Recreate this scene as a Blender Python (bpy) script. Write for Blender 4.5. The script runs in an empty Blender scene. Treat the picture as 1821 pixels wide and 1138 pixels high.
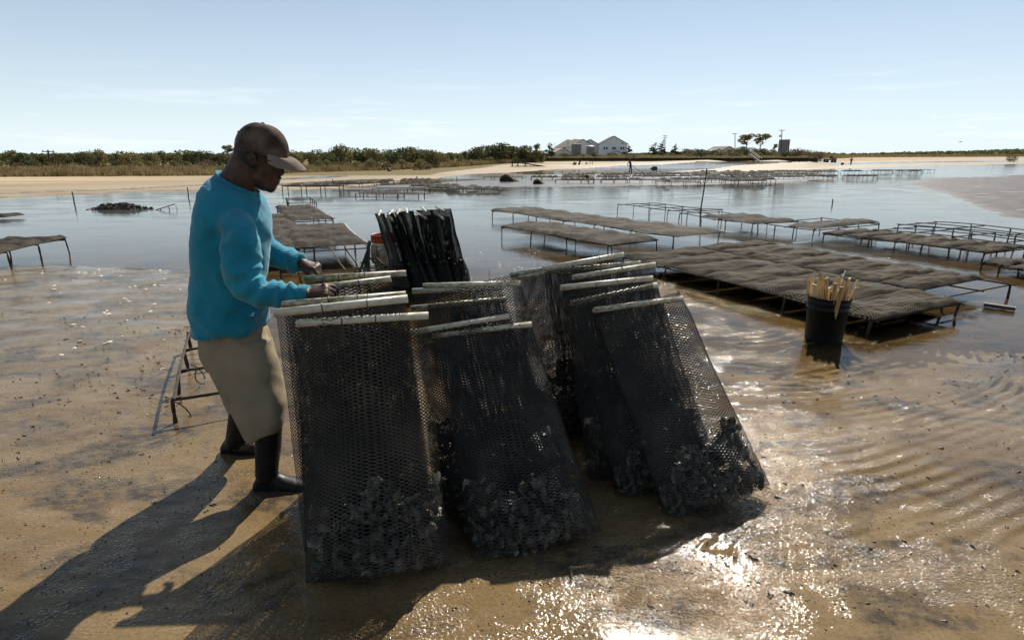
import bpy, bmesh, math, random
import numpy as np
from mathutils import Vector, Matrix, Euler

random.seed(7)
RNG = np.random.default_rng(11)
scene = bpy.context.scene
COL = scene.collection
R = math.radians

# ------------------------------------------------------------------ camera
F_PX, CX, CY = 1010.0, 910.5, 569.0           # focal length and centre in photo pixels
PITCH = math.atan(295.0 / F_PX)
CP, SP = math.cos(PITCH), math.sin(PITCH)
CAM_H = 1.6
cam_d = bpy.data.cameras.new('camera')
cam_d.sensor_width = 36.0
cam_d.lens = 36.0 * F_PX / 1821.0
cam_d.clip_start, cam_d.clip_end = 0.05, 9000.0
cam = bpy.data.objects.new('camera', cam_d)
COL.objects.link(cam)
cam.location = (0, 0, CAM_H)
cam.rotation_euler = (math.pi / 2 - PITCH, 0, 0)
scene.camera = cam

# ------------------------------------------------------------------ light
SUN_EL, SUN_AZ = R(43.5), R(19.0)             # azimuth measured from +Y towards +X
SUN_DIR = Vector((math.sin(SUN_AZ) * math.cos(SUN_EL), math.cos(SUN_AZ) * math.cos(SUN_EL), math.sin(SUN_EL)))
world = bpy.data.worlds.new('World')
scene.world = world
world.use_nodes = True
wn, wl = world.node_tree.nodes, world.node_tree.links
for n in list(wn):
    wn.remove(n)
w_out = wn.new('ShaderNodeOutputWorld')
w_bg = wn.new('ShaderNodeBackground')
w_sky = wn.new('ShaderNodeTexSky')
w_sky.sky_type = 'NISHITA'
w_sky.sun_disc = False
w_sky.sun_elevation = SUN_EL
w_sky.sun_rotation = SUN_AZ
w_sky.altitude = 0.0
w_sky.air_density = 0.75
w_sky.dust_density = 0.15
w_sky.ozone_density = 2.0
w_bg.inputs['Strength'].default_value = 0.060
# thin streaky clouds low over the horizon, all the way round
w_tc = wn.new('ShaderNodeTexCoord')
w_map = wn.new('ShaderNodeMapping')
w_map.inputs['Scale'].default_value = (2.2, 2.2, 26.0)
w_noise = wn.new('ShaderNodeTexNoise')
w_noise.inputs['Scale'].default_value = 2.4
w_noise.inputs['Detail'].default_value = 7.0
w_noise.inputs['Roughness'].default_value = 0.58
w_ramp = wn.new('ShaderNodeValToRGB')
w_ramp.color_ramp.elements[0].position = 0.53
w_ramp.color_ramp.elements[0].color = (0, 0, 0, 1)
w_ramp.color_ramp.elements[1].position = 0.80
w_ramp.color_ramp.elements[1].color = (1, 1, 1, 1)
w_sep = wn.new('ShaderNodeSeparateXYZ')
w_band = wn.new('ShaderNodeMapRange')
w_band.inputs['From Min'].default_value = 0.14
w_band.inputs['From Max'].default_value = 0.03
w_mul = wn.new('ShaderNodeMath'); w_mul.operation = 'MULTIPLY'
w_mul2 = wn.new('ShaderNodeMath'); w_mul2.operation = 'MULTIPLY'
w_mul2.inputs[1].default_value = 0.42
w_mix = wn.new('ShaderNodeMixRGB')
w_mix.inputs['Color2'].default_value = (14.6, 14.6, 14.3, 1)
wl.new(w_tc.outputs['Generated'], w_map.inputs['Vector'])
wl.new(w_map.outputs['Vector'], w_noise.inputs['Vector'])
wl.new(w_noise.outputs['Fac'], w_ramp.inputs['Fac'])
wl.new(w_tc.outputs['Generated'], w_sep.inputs['Vector'])
wl.new(w_sep.outputs['Z'], w_band.inputs['Value'])
wl.new(w_ramp.outputs['Color'], w_mul.inputs[0])
wl.new(w_band.outputs['Result'], w_mul.inputs[1])
wl.new(w_mul.outputs[0], w_mul2.inputs[0])
wl.new(w_mul2.outputs[0], w_mix.inputs['Fac'])
# pale autumn haze: its share follows the length of air looked through, 1 - exp(-k / sin(elevation))
w_abs = wn.new('ShaderNodeMath'); w_abs.operation = 'ABSOLUTE'
w_add = wn.new('ShaderNodeMath'); w_add.operation = 'ADD'; w_add.inputs[1].default_value = 0.03
w_div = wn.new('ShaderNodeMath'); w_div.operation = 'DIVIDE'; w_div.inputs[0].default_value = -0.118
w_exp = wn.new('ShaderNodeMath'); w_exp.operation = 'EXPONENT'
w_inv = wn.new('ShaderNodeMath'); w_inv.operation = 'SUBTRACT'; w_inv.inputs[0].default_value = 1.0
w_haze = wn.new('ShaderNodeMixRGB')
w_haze.inputs['Color2'].default_value = (9.1, 10.5, 11.0, 1)
wl.new(w_sep.outputs['Z'], w_abs.inputs[0])
wl.new(w_abs.outputs[0], w_add.inputs[0])
wl.new(w_add.outputs[0], w_div.inputs[1])
wl.new(w_div.outputs[0], w_exp.inputs[0])
wl.new(w_exp.outputs[0], w_inv.inputs[1])
wl.new(w_inv.outputs[0], w_haze.inputs['Fac'])
wl.new(w_sky.outputs['Color'], w_haze.inputs['Color1'])
wl.new(w_haze.outputs['Color'], w_mix.inputs['Color1'])
wl.new(w_mix.outputs['Color'], w_bg.inputs['Color'])
wl.new(w_bg.outputs['Background'], w_out.inputs['Surface'])

sun_d = bpy.data.lights.new('sun', 'SUN')
sun_d.energy = 5.0
sun_d.angle = R(0.53)
sun_d.color = (1.0, 0.94, 0.84)
sun = bpy.data.objects.new('sun', sun_d)
COL.objects.link(sun)
sun.rotation_euler = SUN_DIR.to_track_quat('Z', 'Y').to_euler()
sun.location = SUN_DIR * 50

scene.view_settings.view_transform = 'Standard'
scene.view_settings.look = 'None'
scene.view_settings.exposure = 0.62
scene.view_settings.gamma = 1.0
scene.view_settings.use_curve_mapping = False
scene.cycles.transparent_max_bounces = 24
scene.cycles.max_bounces = 8
scene.cycles.caustics_reflective = False
scene.cycles.caustics_refractive = False

# ------------------------------------------------------------------ helpers
def smooth(x, a, b):
    t = np.clip((x - a) / (b - a), 0, 1)
    return t * t * (3 - 2 * t)

def _hash(ix, iy, seed):
    h = (ix.astype(np.int64) * 374761393 + iy.astype(np.int64) * 668265263 + seed * 974634777) & 0xFFFFFFFF
    h = ((h ^ (h >> 13)) * 1274126177) & 0xFFFFFFFF
    h = (h ^ (h >> 16)) & 0xFFFFFFFF
    return h / 4294967295.0

def vnoise(x, y, seed=0):
    """smooth gradient noise, about -1..1"""
    x, y = np.asarray(x, float), np.asarray(y, float)
    ix, iy = np.floor(x), np.floor(y)
    fx, fy = x - ix, y - iy
    ux, uy = fx * fx * fx * (fx * (fx * 6 - 15) + 10), fy * fy * fy * (fy * (fy * 6 - 15) + 10)
    def g(ox, oy):
        a = _hash(ix + ox, iy + oy, seed) * 2 * math.pi
        return np.cos(a) * (fx - ox) + np.sin(a) * (fy - oy)
    a = g(0, 0) * (1 - ux) + g(1, 0) * ux
    b = g(0, 1) * (1 - ux) + g(1, 1) * ux
    return (a * (1 - uy) + b * uy) * 1.5

def fbm(x, y, oct=4, seed=0, gain=0.5):
    s, amp, tot = 0, 1.0, 0
    for k in range(oct):
        s = s + amp * vnoise(x * 2 ** k, y * 2 ** k, seed + k * 17)
        tot += amp
        amp *= gain
    return s / tot

def zw(Y):
    """the level of the ebbing water sheet: it falls gently away from the camera"""
    Y = np.asarray(Y, float)
    return -0.016 * (np.clip(Y, 8, 64) - 8)

def ray(px, py):
    x, y = (px - CX) / F_PX, (py - CY) / F_PX
    return Vector((x, CP - y * SP, -(SP + y * CP)))

def P(px, py, Y):
    """the point at forward distance Y that the photo shows at this pixel"""
    r = ray(px, py)
    t = Y / r.y
    return Vector((r.x * t, Y, CAM_H + r.z * t))

def G(px, py, h=0.0):
    """the point h above the water sheet that the photo shows at this pixel"""
    r = ray(px, py)
    z = h
    for _ in range(12):
        t = (CAM_H - z) / max(-r.z, 1e-4)
        z = float(zw(r.y * t)) + h
    return Vector((r.x * t, r.y * t, z))

def proj(X, Y, Z):
    d = Y * CP + (CAM_H - Z) * SP
    d = np.where(d < 0.05, 0.05, d)
    return CX + F_PX * X / d, CY + F_PX * ((CAM_H - Z) * CP - Y * SP) / d

def interp(x, pts):
    xs, ys = zip(*pts)
    return np.interp(x, xs, ys)

class MB:
    """collects shapes, then links them as one mesh object"""
    def __init__(self):
        self.v, self.f = [], []
    def add(self, vs, fs):
        o = len(self.v)
        self.v.extend([tuple(p) for p in vs])
        self.f.extend([tuple(i + o for i in f) for f in fs])
        return self
    def box(self, c, s, rot=None):
        c = Vector(c)
        pts = []
        for dz in (-.5, .5):
            for dx, dy in ((-.5, -.5), (.5, -.5), (.5, .5), (-.5, .5)):
                q = Vector((dx * s[0], dy * s[1], dz * s[2]))
                if rot is not None:
                    q = rot @ q
                pts.append(c + q)
        return self.add(pts, [(3, 2, 1, 0), (4, 5, 6, 7), (0, 1, 5, 4), (1, 2, 6, 5), (2, 3, 7, 6), (3, 0, 4, 7)])
    def tube(self, pts, r, n=6, caps=True):
        pts = [Vector(p) for p in pts]
        m = len(pts)
        rs = [r] * m if not hasattr(r, '__len__') else list(r)
        rings = []
        up = None
        for i, p in enumerate(pts):
            d = (pts[min(i + 1, m - 1)] - pts[max(i - 1, 0)]).normalized()
            if up is None:
                up = Vector((0, 0, 1)) if abs(d.z) < .9 else Vector((1, 0, 0))
            a = d.cross(up).normalized()
            b = a.cross(d).normalized()
            up = b
            rings.append([p + (a * math.cos(2 * math.pi * k / n) + b * math.sin(2 * math.pi * k / n)) * rs[i] for k in range(n)])
        vs = [q for rg in rings for q in rg]
        fs = []
        for i in range(m - 1):
            for k in range(n):
                k2 = (k + 1) % n
                fs.append((i * n + k, i * n + k2, (i + 1) * n + k2, (i + 1) * n + k))
        if caps:
            fs.append(tuple(range(n))[::-1])
            fs.append(tuple((m - 1) * n + k for k in range(n)))
        return self.add(vs, fs)
    def rings(self, rings, caps=True, closed=True):
        n = len(rings[0])
        vs = [q for rg in rings for q in rg]
        fs = []
        for i in range(len(rings) - 1):
            for k in range(n if closed else n - 1):
                k2 = (k + 1) % n
                fs.append((i * n + k, i * n + k2, (i + 1) * n + k2, (i + 1) * n + k))
        if caps:
            fs.append(tuple(range(n))[::-1])
            fs.append(tuple((len(rings) - 1) * n + k for k in range(n)))
        return self.add(vs, fs)
    def lathe(self, prof, n=24, c=(0, 0, 0), caps=False):
        c = Vector(c)
        rg = [[c + Vector((r * math.cos(2 * math.pi * k / n), r * math.sin(2 * math.pi * k / n), z)) for k in range(n)] for r, z in prof]
        return self.rings(rg, caps=caps)
    def grid(self, pts):
        """pts: list of rows of points"""
        n = len(pts[0])
        vs = [q for rw in pts for q in rw]
        fs = [(i * n + k, i * n + k + 1, (i + 1) * n + k + 1, (i + 1) * n + k) for i in range(len(pts) - 1) for k in range(n - 1)]
        return self.add(vs, fs)
    def ellipsoid(self, c, r, rot=None, n=12, m=8):
        c = Vector(c)
        rg = []
        for i in range(1, m):
            th = math.pi * i / m
            row = []
            for k in range(n):
                ph = 2 * math.pi * k / n
                q = Vector((r[0] * math.sin(th) * math.cos(ph), r[1] * math.sin(th) * math.sin(ph), -r[2] * math.cos(th)))
                row.append(c + (rot @ q if rot is not None else q))
            rg.append(row)
        return self.rings(rg)
    def mesh(self, name, off=None):
        me = bpy.data.meshes.new(name)
        v = self.v
        if off is not None:
            v = [(p[0] - off[0], p[1] - off[1], p[2] - off[2]) for p in v]
        me.from_pydata(v, [], self.f)
        me.update()
        return me
    def build(self, name, mat, parent=None, smooth=False, origin=None):
        """world-space shapes; the parent (or origin) gives the local offset"""
        off = origin
        if parent is not None and off is None:
            off = parent_loc(parent)
        me = self.mesh(name, off)
        o = link(name, me, mat, parent, smooth)
        if parent is None and origin is not None:
            o.location = origin
        return o

def parent_loc(o):
    p = Vector((0, 0, 0))
    while o is not None:
        p += o.location
        o = o.parent
    return p

def np_mesh(name, v, quads):
    me = bpy.data.meshes.new(name)
    v = np.asarray(v, np.float32)
    quads = np.asarray(quads, np.int32)
    k = quads.shape[1]
    me.vertices.add(len(v))
    me.vertices.foreach_set('co', v.ravel())
    me.loops.add(quads.size)
    me.loops.foreach_set('vertex_index', quads.ravel())
    me.polygons.add(len(quads))
    me.polygons.foreach_set('loop_start', np.arange(0, quads.size, k, dtype=np.int32))
    me.update(calc_edges=True)
    me.validate()
    return me

def link(name, me, mat=None, parent=None, smooth=False):
    o = bpy.data.objects.new(name, me)
    COL.objects.link(o)
    if mat is not None and me is not None:
        me.materials.append(mat)
    if smooth and me is not None:
        me.polygons.foreach_set('use_smooth', [True] * len(me.polygons))
    if parent is not None:
        o.parent = parent
    return o

def thing(name, label, cat, loc=(0, 0, 0), group=None):
    o = bpy.data.objects.new(name, None)
    COL.objects.link(o)
    o.location = loc
    return tag(o, label, cat, group)

def tag(o, label=None, cat=None, group=None, kind=None):
    if label: o['label'] = label
    if cat: o['category'] = cat
    if group: o['group'] = group
    if kind: o['kind'] = kind
    return o

def copy_tree(o, parent=None):
    c = o.copy()
    COL.objects.link(c)
    c.parent = parent
    for ch in o.children:
        copy_tree(ch, c)
    return c

def remesh(o, voxel, smooth_it=4, fac=0.5):
    """turn overlapping closed shapes into one continuous skin"""
    m = o.modifiers.new('r', 'REMESH')
    m.mode = 'VOXEL'; m.voxel_size = voxel; m.use_smooth_shade = True
    if smooth_it:
        s = o.modifiers.new('s', 'SMOOTH'); s.factor = fac; s.iterations = smooth_it
    dg = bpy.context.evaluated_depsgraph_get()
    me = bpy.data.meshes.new_from_object(o.evaluated_get(dg))
    old = o.data
    mats = list(old.materials)
    o.modifiers.clear()
    me.name = old.name
    me.materials.clear()
    for mm in mats:
        me.materials.append(mm)
    o.data = me
    bpy.data.meshes.remove(old)
    me.polygons.foreach_set('use_smooth', [True] * len(me.polygons))
    return o

# ------------------------------------------------------------------ materials
def new_mat(name):
    m = bpy.data.materials.new(name)
    m.use_nodes = True
    nt = m.node_tree
    for n in list(nt.nodes):
        nt.nodes.remove(n)
    out = nt.nodes.new('ShaderNodeOutputMaterial')
    return m, nt, out

def noise_node(nt, vec, scale, detail=5, rough=.55, dist=0.0):
    n = nt.nodes.new('ShaderNodeTexNoise')
    n.inputs['Scale'].default_value = scale
    n.inputs['Detail'].default_value = detail
    n.inputs['Roughness'].default_value = rough
    n.inputs['Distortion'].default_value = dist
    if vec is not None:
        nt.links.new(vec, n.inputs['Vector'])
    return n

def ramp_node(nt, fac, stops):
    n = nt.nodes.new('ShaderNodeValToRGB')
    e = n.color_ramp.elements
    while len(e) > 1:
        e.remove(e[-1])
    e[0].position, e[0].color = stops[0][0], (*stops[0][1], 1)
    for p, c in stops[1:]:
        q = e.new(p); q.color = (*c, 1)
    nt.links.new(fac, n.inputs['Fac'])
    return n

def vmap(nt, src, scale=(1, 1, 1), rot=(0, 0, 0)):
    m = nt.nodes.new('ShaderNodeMapping')
    m.inputs['Scale'].default_value = scale
    m.inputs['Rotation'].default_value = rot
    nt.links.new(src, m.inputs['Vector'])
    return m.outputs['Vector']

def grey(v):
    return (v, v, v)

def pm(name, stops, scale=6.0, detail=6, rough=.6, bump=0.0, bscale=60.0, spec=.5, metal=0.0, stretch=(1, 1, 1), coord='Object', rvar=0.0, randomise=0.0, dist=0.01, transl=0.0):
    """procedural surface: a noise-driven colour ramp, varying gloss and fine relief"""
    m, nt, out = new_mat(name)
    tc = nt.nodes.new('ShaderNodeTexCoord')
    vec = vmap(nt, tc.outputs[coord], stretch)
    n1 = noise_node(nt, vec, scale, detail)
    if randomise:
        oi = nt.nodes.new('ShaderNodeObjectInfo')
        ma = nt.nodes.new('ShaderNodeMath'); ma.operation = 'MULTIPLY_ADD'
        ma.inputs[1].default_value = randomise; 
        sub = nt.nodes.new('ShaderNodeMath'); sub.operation = 'ADD'
        sub.inputs[1].default_value = -randomise * .5
        nt.links.new(oi.outputs['Random'], ma.inputs[0])
        nt.links.new(n1.outputs['Fac'], sub.inputs[0])
        nt.links.new(sub.outputs[0], ma.inputs[2])
        fac = ma.outputs[0]
    else:
        fac = n1.outputs['Fac']
    rp = ramp_node(nt, fac, stops)
    b = nt.nodes.new('ShaderNodeBsdfPrincipled')
    nt.links.new(rp.outputs['Color'], b.inputs['Base Color'])
    b.inputs['Roughness'].default_value = rough
    b.inputs['Specular IOR Level'].default_value = spec
    b.inputs['Metallic'].default_value = metal
    if rvar:
        mr = nt.nodes.new('ShaderNodeMapRange')
        mr.inputs['To Min'].default_value = max(rough - rvar, .02)
        mr.inputs['To Max'].default_value = min(rough + rvar, 1)
        mr.inputs['From Min'].default_value = .3; mr.inputs['From Max'].default_value = .7
        nt.links.new(n1.outputs['Fac'], mr.inputs['Value'])
        nt.links.new(mr.outputs['Result'], b.inputs['Roughness'])
    if bump:
        n2 = noise_node(nt, vec, bscale, 4)
        bp = nt.nodes.new('ShaderNodeBump')
        bp.inputs['Strength'].default_value = bump
        bp.inputs['Distance'].default_value = dist
        nt.links.new(n2.outputs['Fac'], bp.inputs['Height'])
        nt.links.new(bp.outputs['Normal'], b.inputs['Normal'])
    if transl:
        t = nt.nodes.new('ShaderNodeBsdfTranslucent')
        nt.links.new(rp.outputs['Color'], t.inputs['Color'])
        mx = nt.nodes.new('ShaderNodeMixShader')
        mx.inputs['Fac'].default_value = transl
        nt.links.new(b.outputs['BSDF'], mx.inputs[1])
        nt.links.new(t.outputs['BSDF'], mx.inputs[2])
        nt.links.new(mx.outputs['Shader'], out.inputs['Surface'])
    else:
        nt.links.new(b.outputs['BSDF'], out.inputs['Surface'])
    return m

M = {}
M['pvc'] = pm('dirty white pipe', [(.32, (.12, .10, .045)), (.44, (.30, .26, .16)), (.54, (.48, .44, .34)), (.78, (.56, .53, .45))], 9, 6, .42, .15, 90, stretch=(3.0, 6, 6), randomise=.24, rvar=.12)
M['bore'] = pm('painted pipe bore shade', [(.3, (.03, .018, .01)), (.7, (.08, .045, .02))], 20, 3, .8)  # dark colour stands in for the shade inside the hollow pipe ends
M['net'] = pm('black plastic mesh', [(.30, (.007, .0065, .006)), (.50, (.022, .0195, .016)), (.68, (.068, .058, .044))], 5, 7, .28, .3, 260, spec=.32, rvar=.12, dist=.002, randomise=.10)
M['net_black'] = pm('darker black plastic mesh', [(.32, (.005, .005, .005)), (.55, (.012, .011, .010)), (.75, (.035, .030, .024))], 5, 7, .4, .3, 260, spec=.2, dist=.002)  # darker, duller copy of the net for the edge-on bundle
M['net_dry'] = pm('silty plastic mesh', [(.3, (.020, .016, .011)), (.5, (.062, .049, .034)), (.72, (.115, .094, .067))], 7, 6, .75, .5, 200, spec=.12, rvar=.15, dist=.002, randomise=.1)
M['slab'] = pm('silted mesh bag', [(.3, (.016, .012, .008)), (.48, (.045, .037, .027)), (.7, (.085, .071, .054))], 9, 8, .8, .9, 70, spec=.12, randomise=.15, dist=.03)
M['oyster'] = pm('wet oyster shell', [(.3, (.022, .020, .017)), (.48, (.075, .065, .050)), (.60, (.17, .15, .115)), (.75, (.36, .33, .27))], 22, 6, .32, .7, 120, rvar=.15, dist=.004)
M['oyster_dim'] = pm('silty oyster shell', [(.3, (.006, .005, .004)), (.6, (.016, .013, .010)), (.8, (.05, .04, .03))], 18, 6, .5, .8, 90, dist=.006)
M['dark_fill'] = pm('silty shell with painted shade', [(.3, (.003, .0025, .002)), (.7, (.009, .007, .005))], 18, 5, .9, .8, 90, spec=.02, dist=.006)  # near-black shell colour stands in for the shade inside the flat bags
M['rebar'] = pm('rusted rebar', [(.3, (.018, .012, .008)), (.55, (.05, .032, .02)), (.75, (.10, .062, .036))], 16, 6, .75, .8, 90, spec=.3, dist=.004)
M['rebar_mud'] = pm('silted rebar', [(.3, (.05, .035, .022)), (.55, (.12, .09, .055)), (.75, (.19, .145, .095))], 14, 6, .8, .8, 90, spec=.2, dist=.004)
M['tie'] = pm('black cable tie', [(.3, grey(.006)), (.7, grey(.015))], 20, 2, .4)
M['rope'] = pm('dark rope', [(.3, (.015, .012, .009)), (.7, (.06, .05, .035))], 40, 3, .8, .6, 200)
M['black_plastic'] = pm('scuffed black bucket', [(.3, grey(.005)), (.65, grey(.010)), (.8, (.03, .026, .02))], 10, 5, .55, .2, 120, spec=.2, rvar=.1)
M['stick'] = pm('split pale wood', [(.28, (.30, .19, .08)), (.5, (.56, .41, .22)), (.72, (.70, .56, .34))], 6, 6, .65, .4, 60, stretch=(6, 6, 1), randomise=.35)
M['steel'] = pm('weathered grey rod', [(.3, (.10, .10, .09)), (.7, (.25, .24, .21))], 15, 4, .6, .3, 80)
M['driftwood'] = pm('wet dark wood', [(.3, (.012, .010, .008)), (.7, (.05, .038, .026))], 10, 5, .6, .8, 50, stretch=(1, 1, .2))

# ------------------------------------------------------------------ ground and water
def sd_poly(qx, qy, poly):
    """signed distance to a polygon, negative inside"""
    poly = np.asarray(poly, float)
    d = np.full(qx.shape, 1e9)
    ins = np.zeros(qx.shape, bool)
    n = len(poly)
    for i in range(n):
        ax, ay = poly[i]; bx, by = poly[(i + 1) % n]
        ex, ey = bx - ax, by - ay
        wx, wy = qx - ax, qy - ay
        t = np.clip((wx * ex + wy * ey) / (ex * ex + ey * ey + 1e-12), 0, 1)
        d = np.minimum(d, np.hypot(wx - t * ex, wy - t * ey))
        c = ((ay > qy) != (by > qy)) & (qx < (bx - ax) * (qy - ay) / (by - ay + 1e-12) + ax)
        ins ^= c
    return np.where(ins, -d, d)

XS = 8.0                                      # far bars are long and thin: weigh x less
def region(px, py, poly, soft):
    d = sd_poly(px / XS, py, [(x / XS, y) for x, y in poly])
    return 1 - smooth(d, -soft, soft)

SHORE = [(-900, 372), (-400, 360), (0, 352), (126, 346), (253, 341), (343, 339), (520, 338), (560, 337)]
BARS = {
    # sand and mud flats that stand clear of the water sheet (outlines measured from the photograph)
    'beach': SHORE + [(600, 336), (700, 325), (760, 319), (880, 309), (1000, 300.5), (1200, 297.2), (1300, 293), (1500, 290), (1660, 287.6), (1900, 283), (2600, 277), (2600, 262), (-900, 262)],
    'wedge': [(1180, 305.5), (1300, 299), (1400, 296.5), (1660, 289.3), (1900, 285), (2300, 281), (2300, 286), (1900, 291), (1660, 295), (1450, 302), (1300, 305.5)],
    'bar': [(540, 334.5), (640, 331.5), (760, 327), (860, 319), (960, 318), (1040, 321), (1130, 325), (1120, 331), (1000, 333), (860, 333), (740, 337), (640, 337.5), (560, 338)],
    'field': [(930, 313), (1200, 310), (1420, 311), (1520, 318), (1330, 327), (1180, 331), (1050, 329), (960, 322)],
    'mudflat': [(1590, 326), (1640, 316), (1730, 311), (1900, 306), (2300, 300), (2300, 440), (1950, 418), (1821, 400), (1740, 376), (1680, 352), (1620, 335)],
}
STRIPS = {
    'strip': [(-500, 353), (0, 344.4), (180, 338), (353, 329.2), (500, 318), (620, 313.5), (620, 316), (500, 320.5), (353, 331.5), (180, 340.5), (0, 347), (-500, 356)],
    'strip_b': [(420, 330.2), (520, 325), (640, 319), (700, 318), (690, 326), (600, 331), (500, 331.5), (430, 331.5)],
}
LAND_C = [(40, -.55), (85, -1.0), (103, -.92), (112, -.45), (125, .0), (127.2, .05), (128.4, .55), (150, .72), (300, .9), (900, .5), (4000, -.5)]
LAND_R = [(60, -1.0), (150, -1.0), (215, -.9), (250, -.6), (330, -.3), (480, .05), (900, .2), (4000, -.5)]
LAND_L = [(20, -3), (60, -.84), (64, -.80), (72, -.66), (92, -.62), (130, -.35), (300, .2), (900, .3), (4000, -.5)]

def ground_fields(X, Y):
    """height of the sand, plus how dry and how muddy it is"""
    W = zw(Y)
    Yf = np.where(Y > .3, Y, .3)
    px, py = proj(X, Yf, W)
    front = Y > .3
    # foreshore: damp sand near the camera, a thin film farther out, deeper water beyond
    wob = fbm(X * .55, Y * .8, 3, 3)
    row = py + wob * 26
    rel = np.interp(row, [300, 395, 425, 470, 520, 600, 690, 760, 840, 1138], [-.09, -.075, -.05, -.018, -.007, -.004, .002, .012, .023, .028])
    left = np.interp(px, [300, 520], [1, 0]) * np.interp(py, [448, 482, 600, 660], [0, 1, 1, 0])
    rel = rel + left * (.019 + .012 * fbm(X * 1.1 + 4, Y * 3.2, 3, 9))
    leftfilm = np.interp(px, [380, 560], [1, 0]) * np.interp(py, [600, 650, 690, 740], [0, 1, 1, 0])
    rel = rel + leftfilm * .011
    mid = np.interp(py, [380, 450, 560, 620], [0, 1, 1, 0]) * np.interp(px, [800, 870, 1200, 1300], [0, 1, 1, 0])
    rel = rel + mid * (.006 + .016 * fbm(X * .9 + 7, Y * 1.6, 3, 19))
    rel = np.where(front, rel, .014)
    # low undulation
    near = smooth(-np.hypot(X, Y), -14, -5)
    rel = rel + near * (.010 * fbm(X * 1.3, Y * 1.3, 4, 21) + .0035 * fbm(X * 7, Y * 9, 3, 5))
    # current ripples: crests swing with position, sharp lee sides
    ang = R(14) + .22 * vnoise(X * .35, Y * .35, 31)
    s = -X * np.sin(ang) + Y * np.cos(ang)
    wl = .105 + .0 * X
    ph = s / wl * 2 * math.pi + 5.0 * fbm(X * .9, Y * .9, 4, 41)
    saw = np.sin(ph + .45 * np.sin(ph)) 
    ramp_r = np.interp(px, [1180, 1430], [0, 1]) * np.interp(py, [470, 560, 700, 740, 930, 1020], [.5, .7, .7, 1, 1, .1])
    ramp_l = np.interp(px, [300, 420, 520], [.35, .5, 0]) * np.interp(py, [560, 640, 760, 800], [.5, 1, 1, 0])
    patch = smooth(fbm(X * 1.1 + 3, Y * 1.7, 4, 77), -.25, .45)
    amp = (ramp_r * .0056 + ramp_l * .0022 + .0005) * (.12 + .88 * patch) * near
    rel = rel + amp * saw
    # trampled, lumpy mud in front of the bags, with a tread print
    def blob(bx, by, rx, ry):
        p0, p1, p2 = G(bx, by), G(bx + rx, by), G(bx, by + ry)
        return np.exp(-(((X - p0.x) / (p1.x - p0.x)) ** 2 + ((Y - p0.y) / (p2.y - p0.y)) ** 2))
    churn = np.clip(blob(1080, 1000, 150, 70) + blob(1330, 900, 120, 60) + .9 * blob(1230, 1090, 190, 60) + .5 * blob(1450, 820, 160, 90) + .5 * blob(1000, 460, 120, 30), 0, 1) * front
    lump = fbm(X * 9, Y * 9, 4, 51)
    ridg = 1 - np.abs(vnoise(X * 13 + 5, Y * 13, 61)) * 2
    rel = rel + churn * (.0030 * lump + .0010 * ridg + .0012 * vnoise(X * 34, Y * 34, 71) + .005)
    def foot(bx, by, yaw, L=.29, Wd=.105, dep=.008, tread=.003):
        c = G(bx, by)
        u = (X - c.x) * math.cos(yaw) + (Y - c.y) * math.sin(yaw)
        v = -(X - c.x) * math.sin(yaw) + (Y - c.y) * math.cos(yaw)
        hw = Wd / 2 * (1 - .25 * np.exp(-((u + .02) / .05) ** 2))
        e = np.maximum(np.abs(u) / (L / 2), np.abs(v) / hw)
        inside = 1 - smooth(e + .25 * vnoise(X * 14, Y * 14, 33), .55, 1.15)
        rim = np.exp(-((e - 1.2) / .22) ** 2) * np.clip(.5 + vnoise(X * 9, Y * 9, 35), 0, 1)
        return -inside * (dep - tread * (np.sin(u * 2 * math.pi / .024) > 0) * (np.abs(v) > .012)) + rim * .005
    for bx, by, yw in ((1120, 1015, .45), (1290, 965, .9)):
        rel = rel + np.where(front & (py > 700), foot(bx, by, yw), 0)
    # exposed flats and their channels far out
    far = front & (py < 470)
    mud = np.zeros_like(X); dry = np.zeros_like(X)
    if far.any():
        x, y = px[far], py[far]
        r = rel[far].copy()
        wbx = fbm(X[far] * .12, Y[far] * .12, 3, 81) * 2.2
        for nm, lift, soft, md in (('beach', .05, .9, 0), ('wedge', .04, .8, 0), ('bar', .03, 1.2, .55), ('field', .014, 1.6, .6), ('mudflat', .020, 6.0, 1.0)):
            m = region(x, y + wbx * (.35 if nm != 'mudflat' else 1.6), BARS[nm], soft)
            if nm in ('mudflat', 'bar', 'field'):
                lf = lift + (.048 if nm == 'mudflat' else .016) * fbm(X[far] * .5, Y[far] * 1.1, 5, 91) - (.006 if nm == 'mudflat' else 0)
            else:
                lf = lift
            r = r * (1 - m) + lf * m
            if nm in ('beach', 'wedge'):
                dry[far] = np.maximum(dry[far], m * .62)
            mud[far] = np.maximum(mud[far] * (1 - m), m * md)
        for nm in STRIPS:
            m = region(x, y + wbx * .12, STRIPS[nm], .5)
            r = r * (1 - m) + -.03 * m
            dry[far] = dry[far] * (1 - m)
        ydry = interp(x, [(-900, 340), (0, 331), (343, 321), (500, 311.5), (700, 303), (900, 299), (1100, 297), (1300, 291.5), (1500, 288.6), (1821, 282), (2600, 277)])
        dry[far] = np.maximum(dry[far], .62 + .38 * smooth(ydry - y + wbx * .6, -1.5, 4)) * (dry[far] > .3)
        rel[far] = r
    z = W + rel
    # land behind the beach
    a = X / Yf
    land = np.interp(Y, *zip(*LAND_C)) * np.interp(a, [-.14, .03, .50, .56], [0, 1, 1, 0])
    land = land + np.interp(Y, *zip(*LAND_R)) * np.interp(a, [.50, .56], [0, 1])
    land = land + np.interp(Y, *zip(*LAND_L)) * np.interp(a, [-.14, .03], [1, 0])
    z = np.where(front & (Y > 40), np.maximum(z, land), z)
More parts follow.
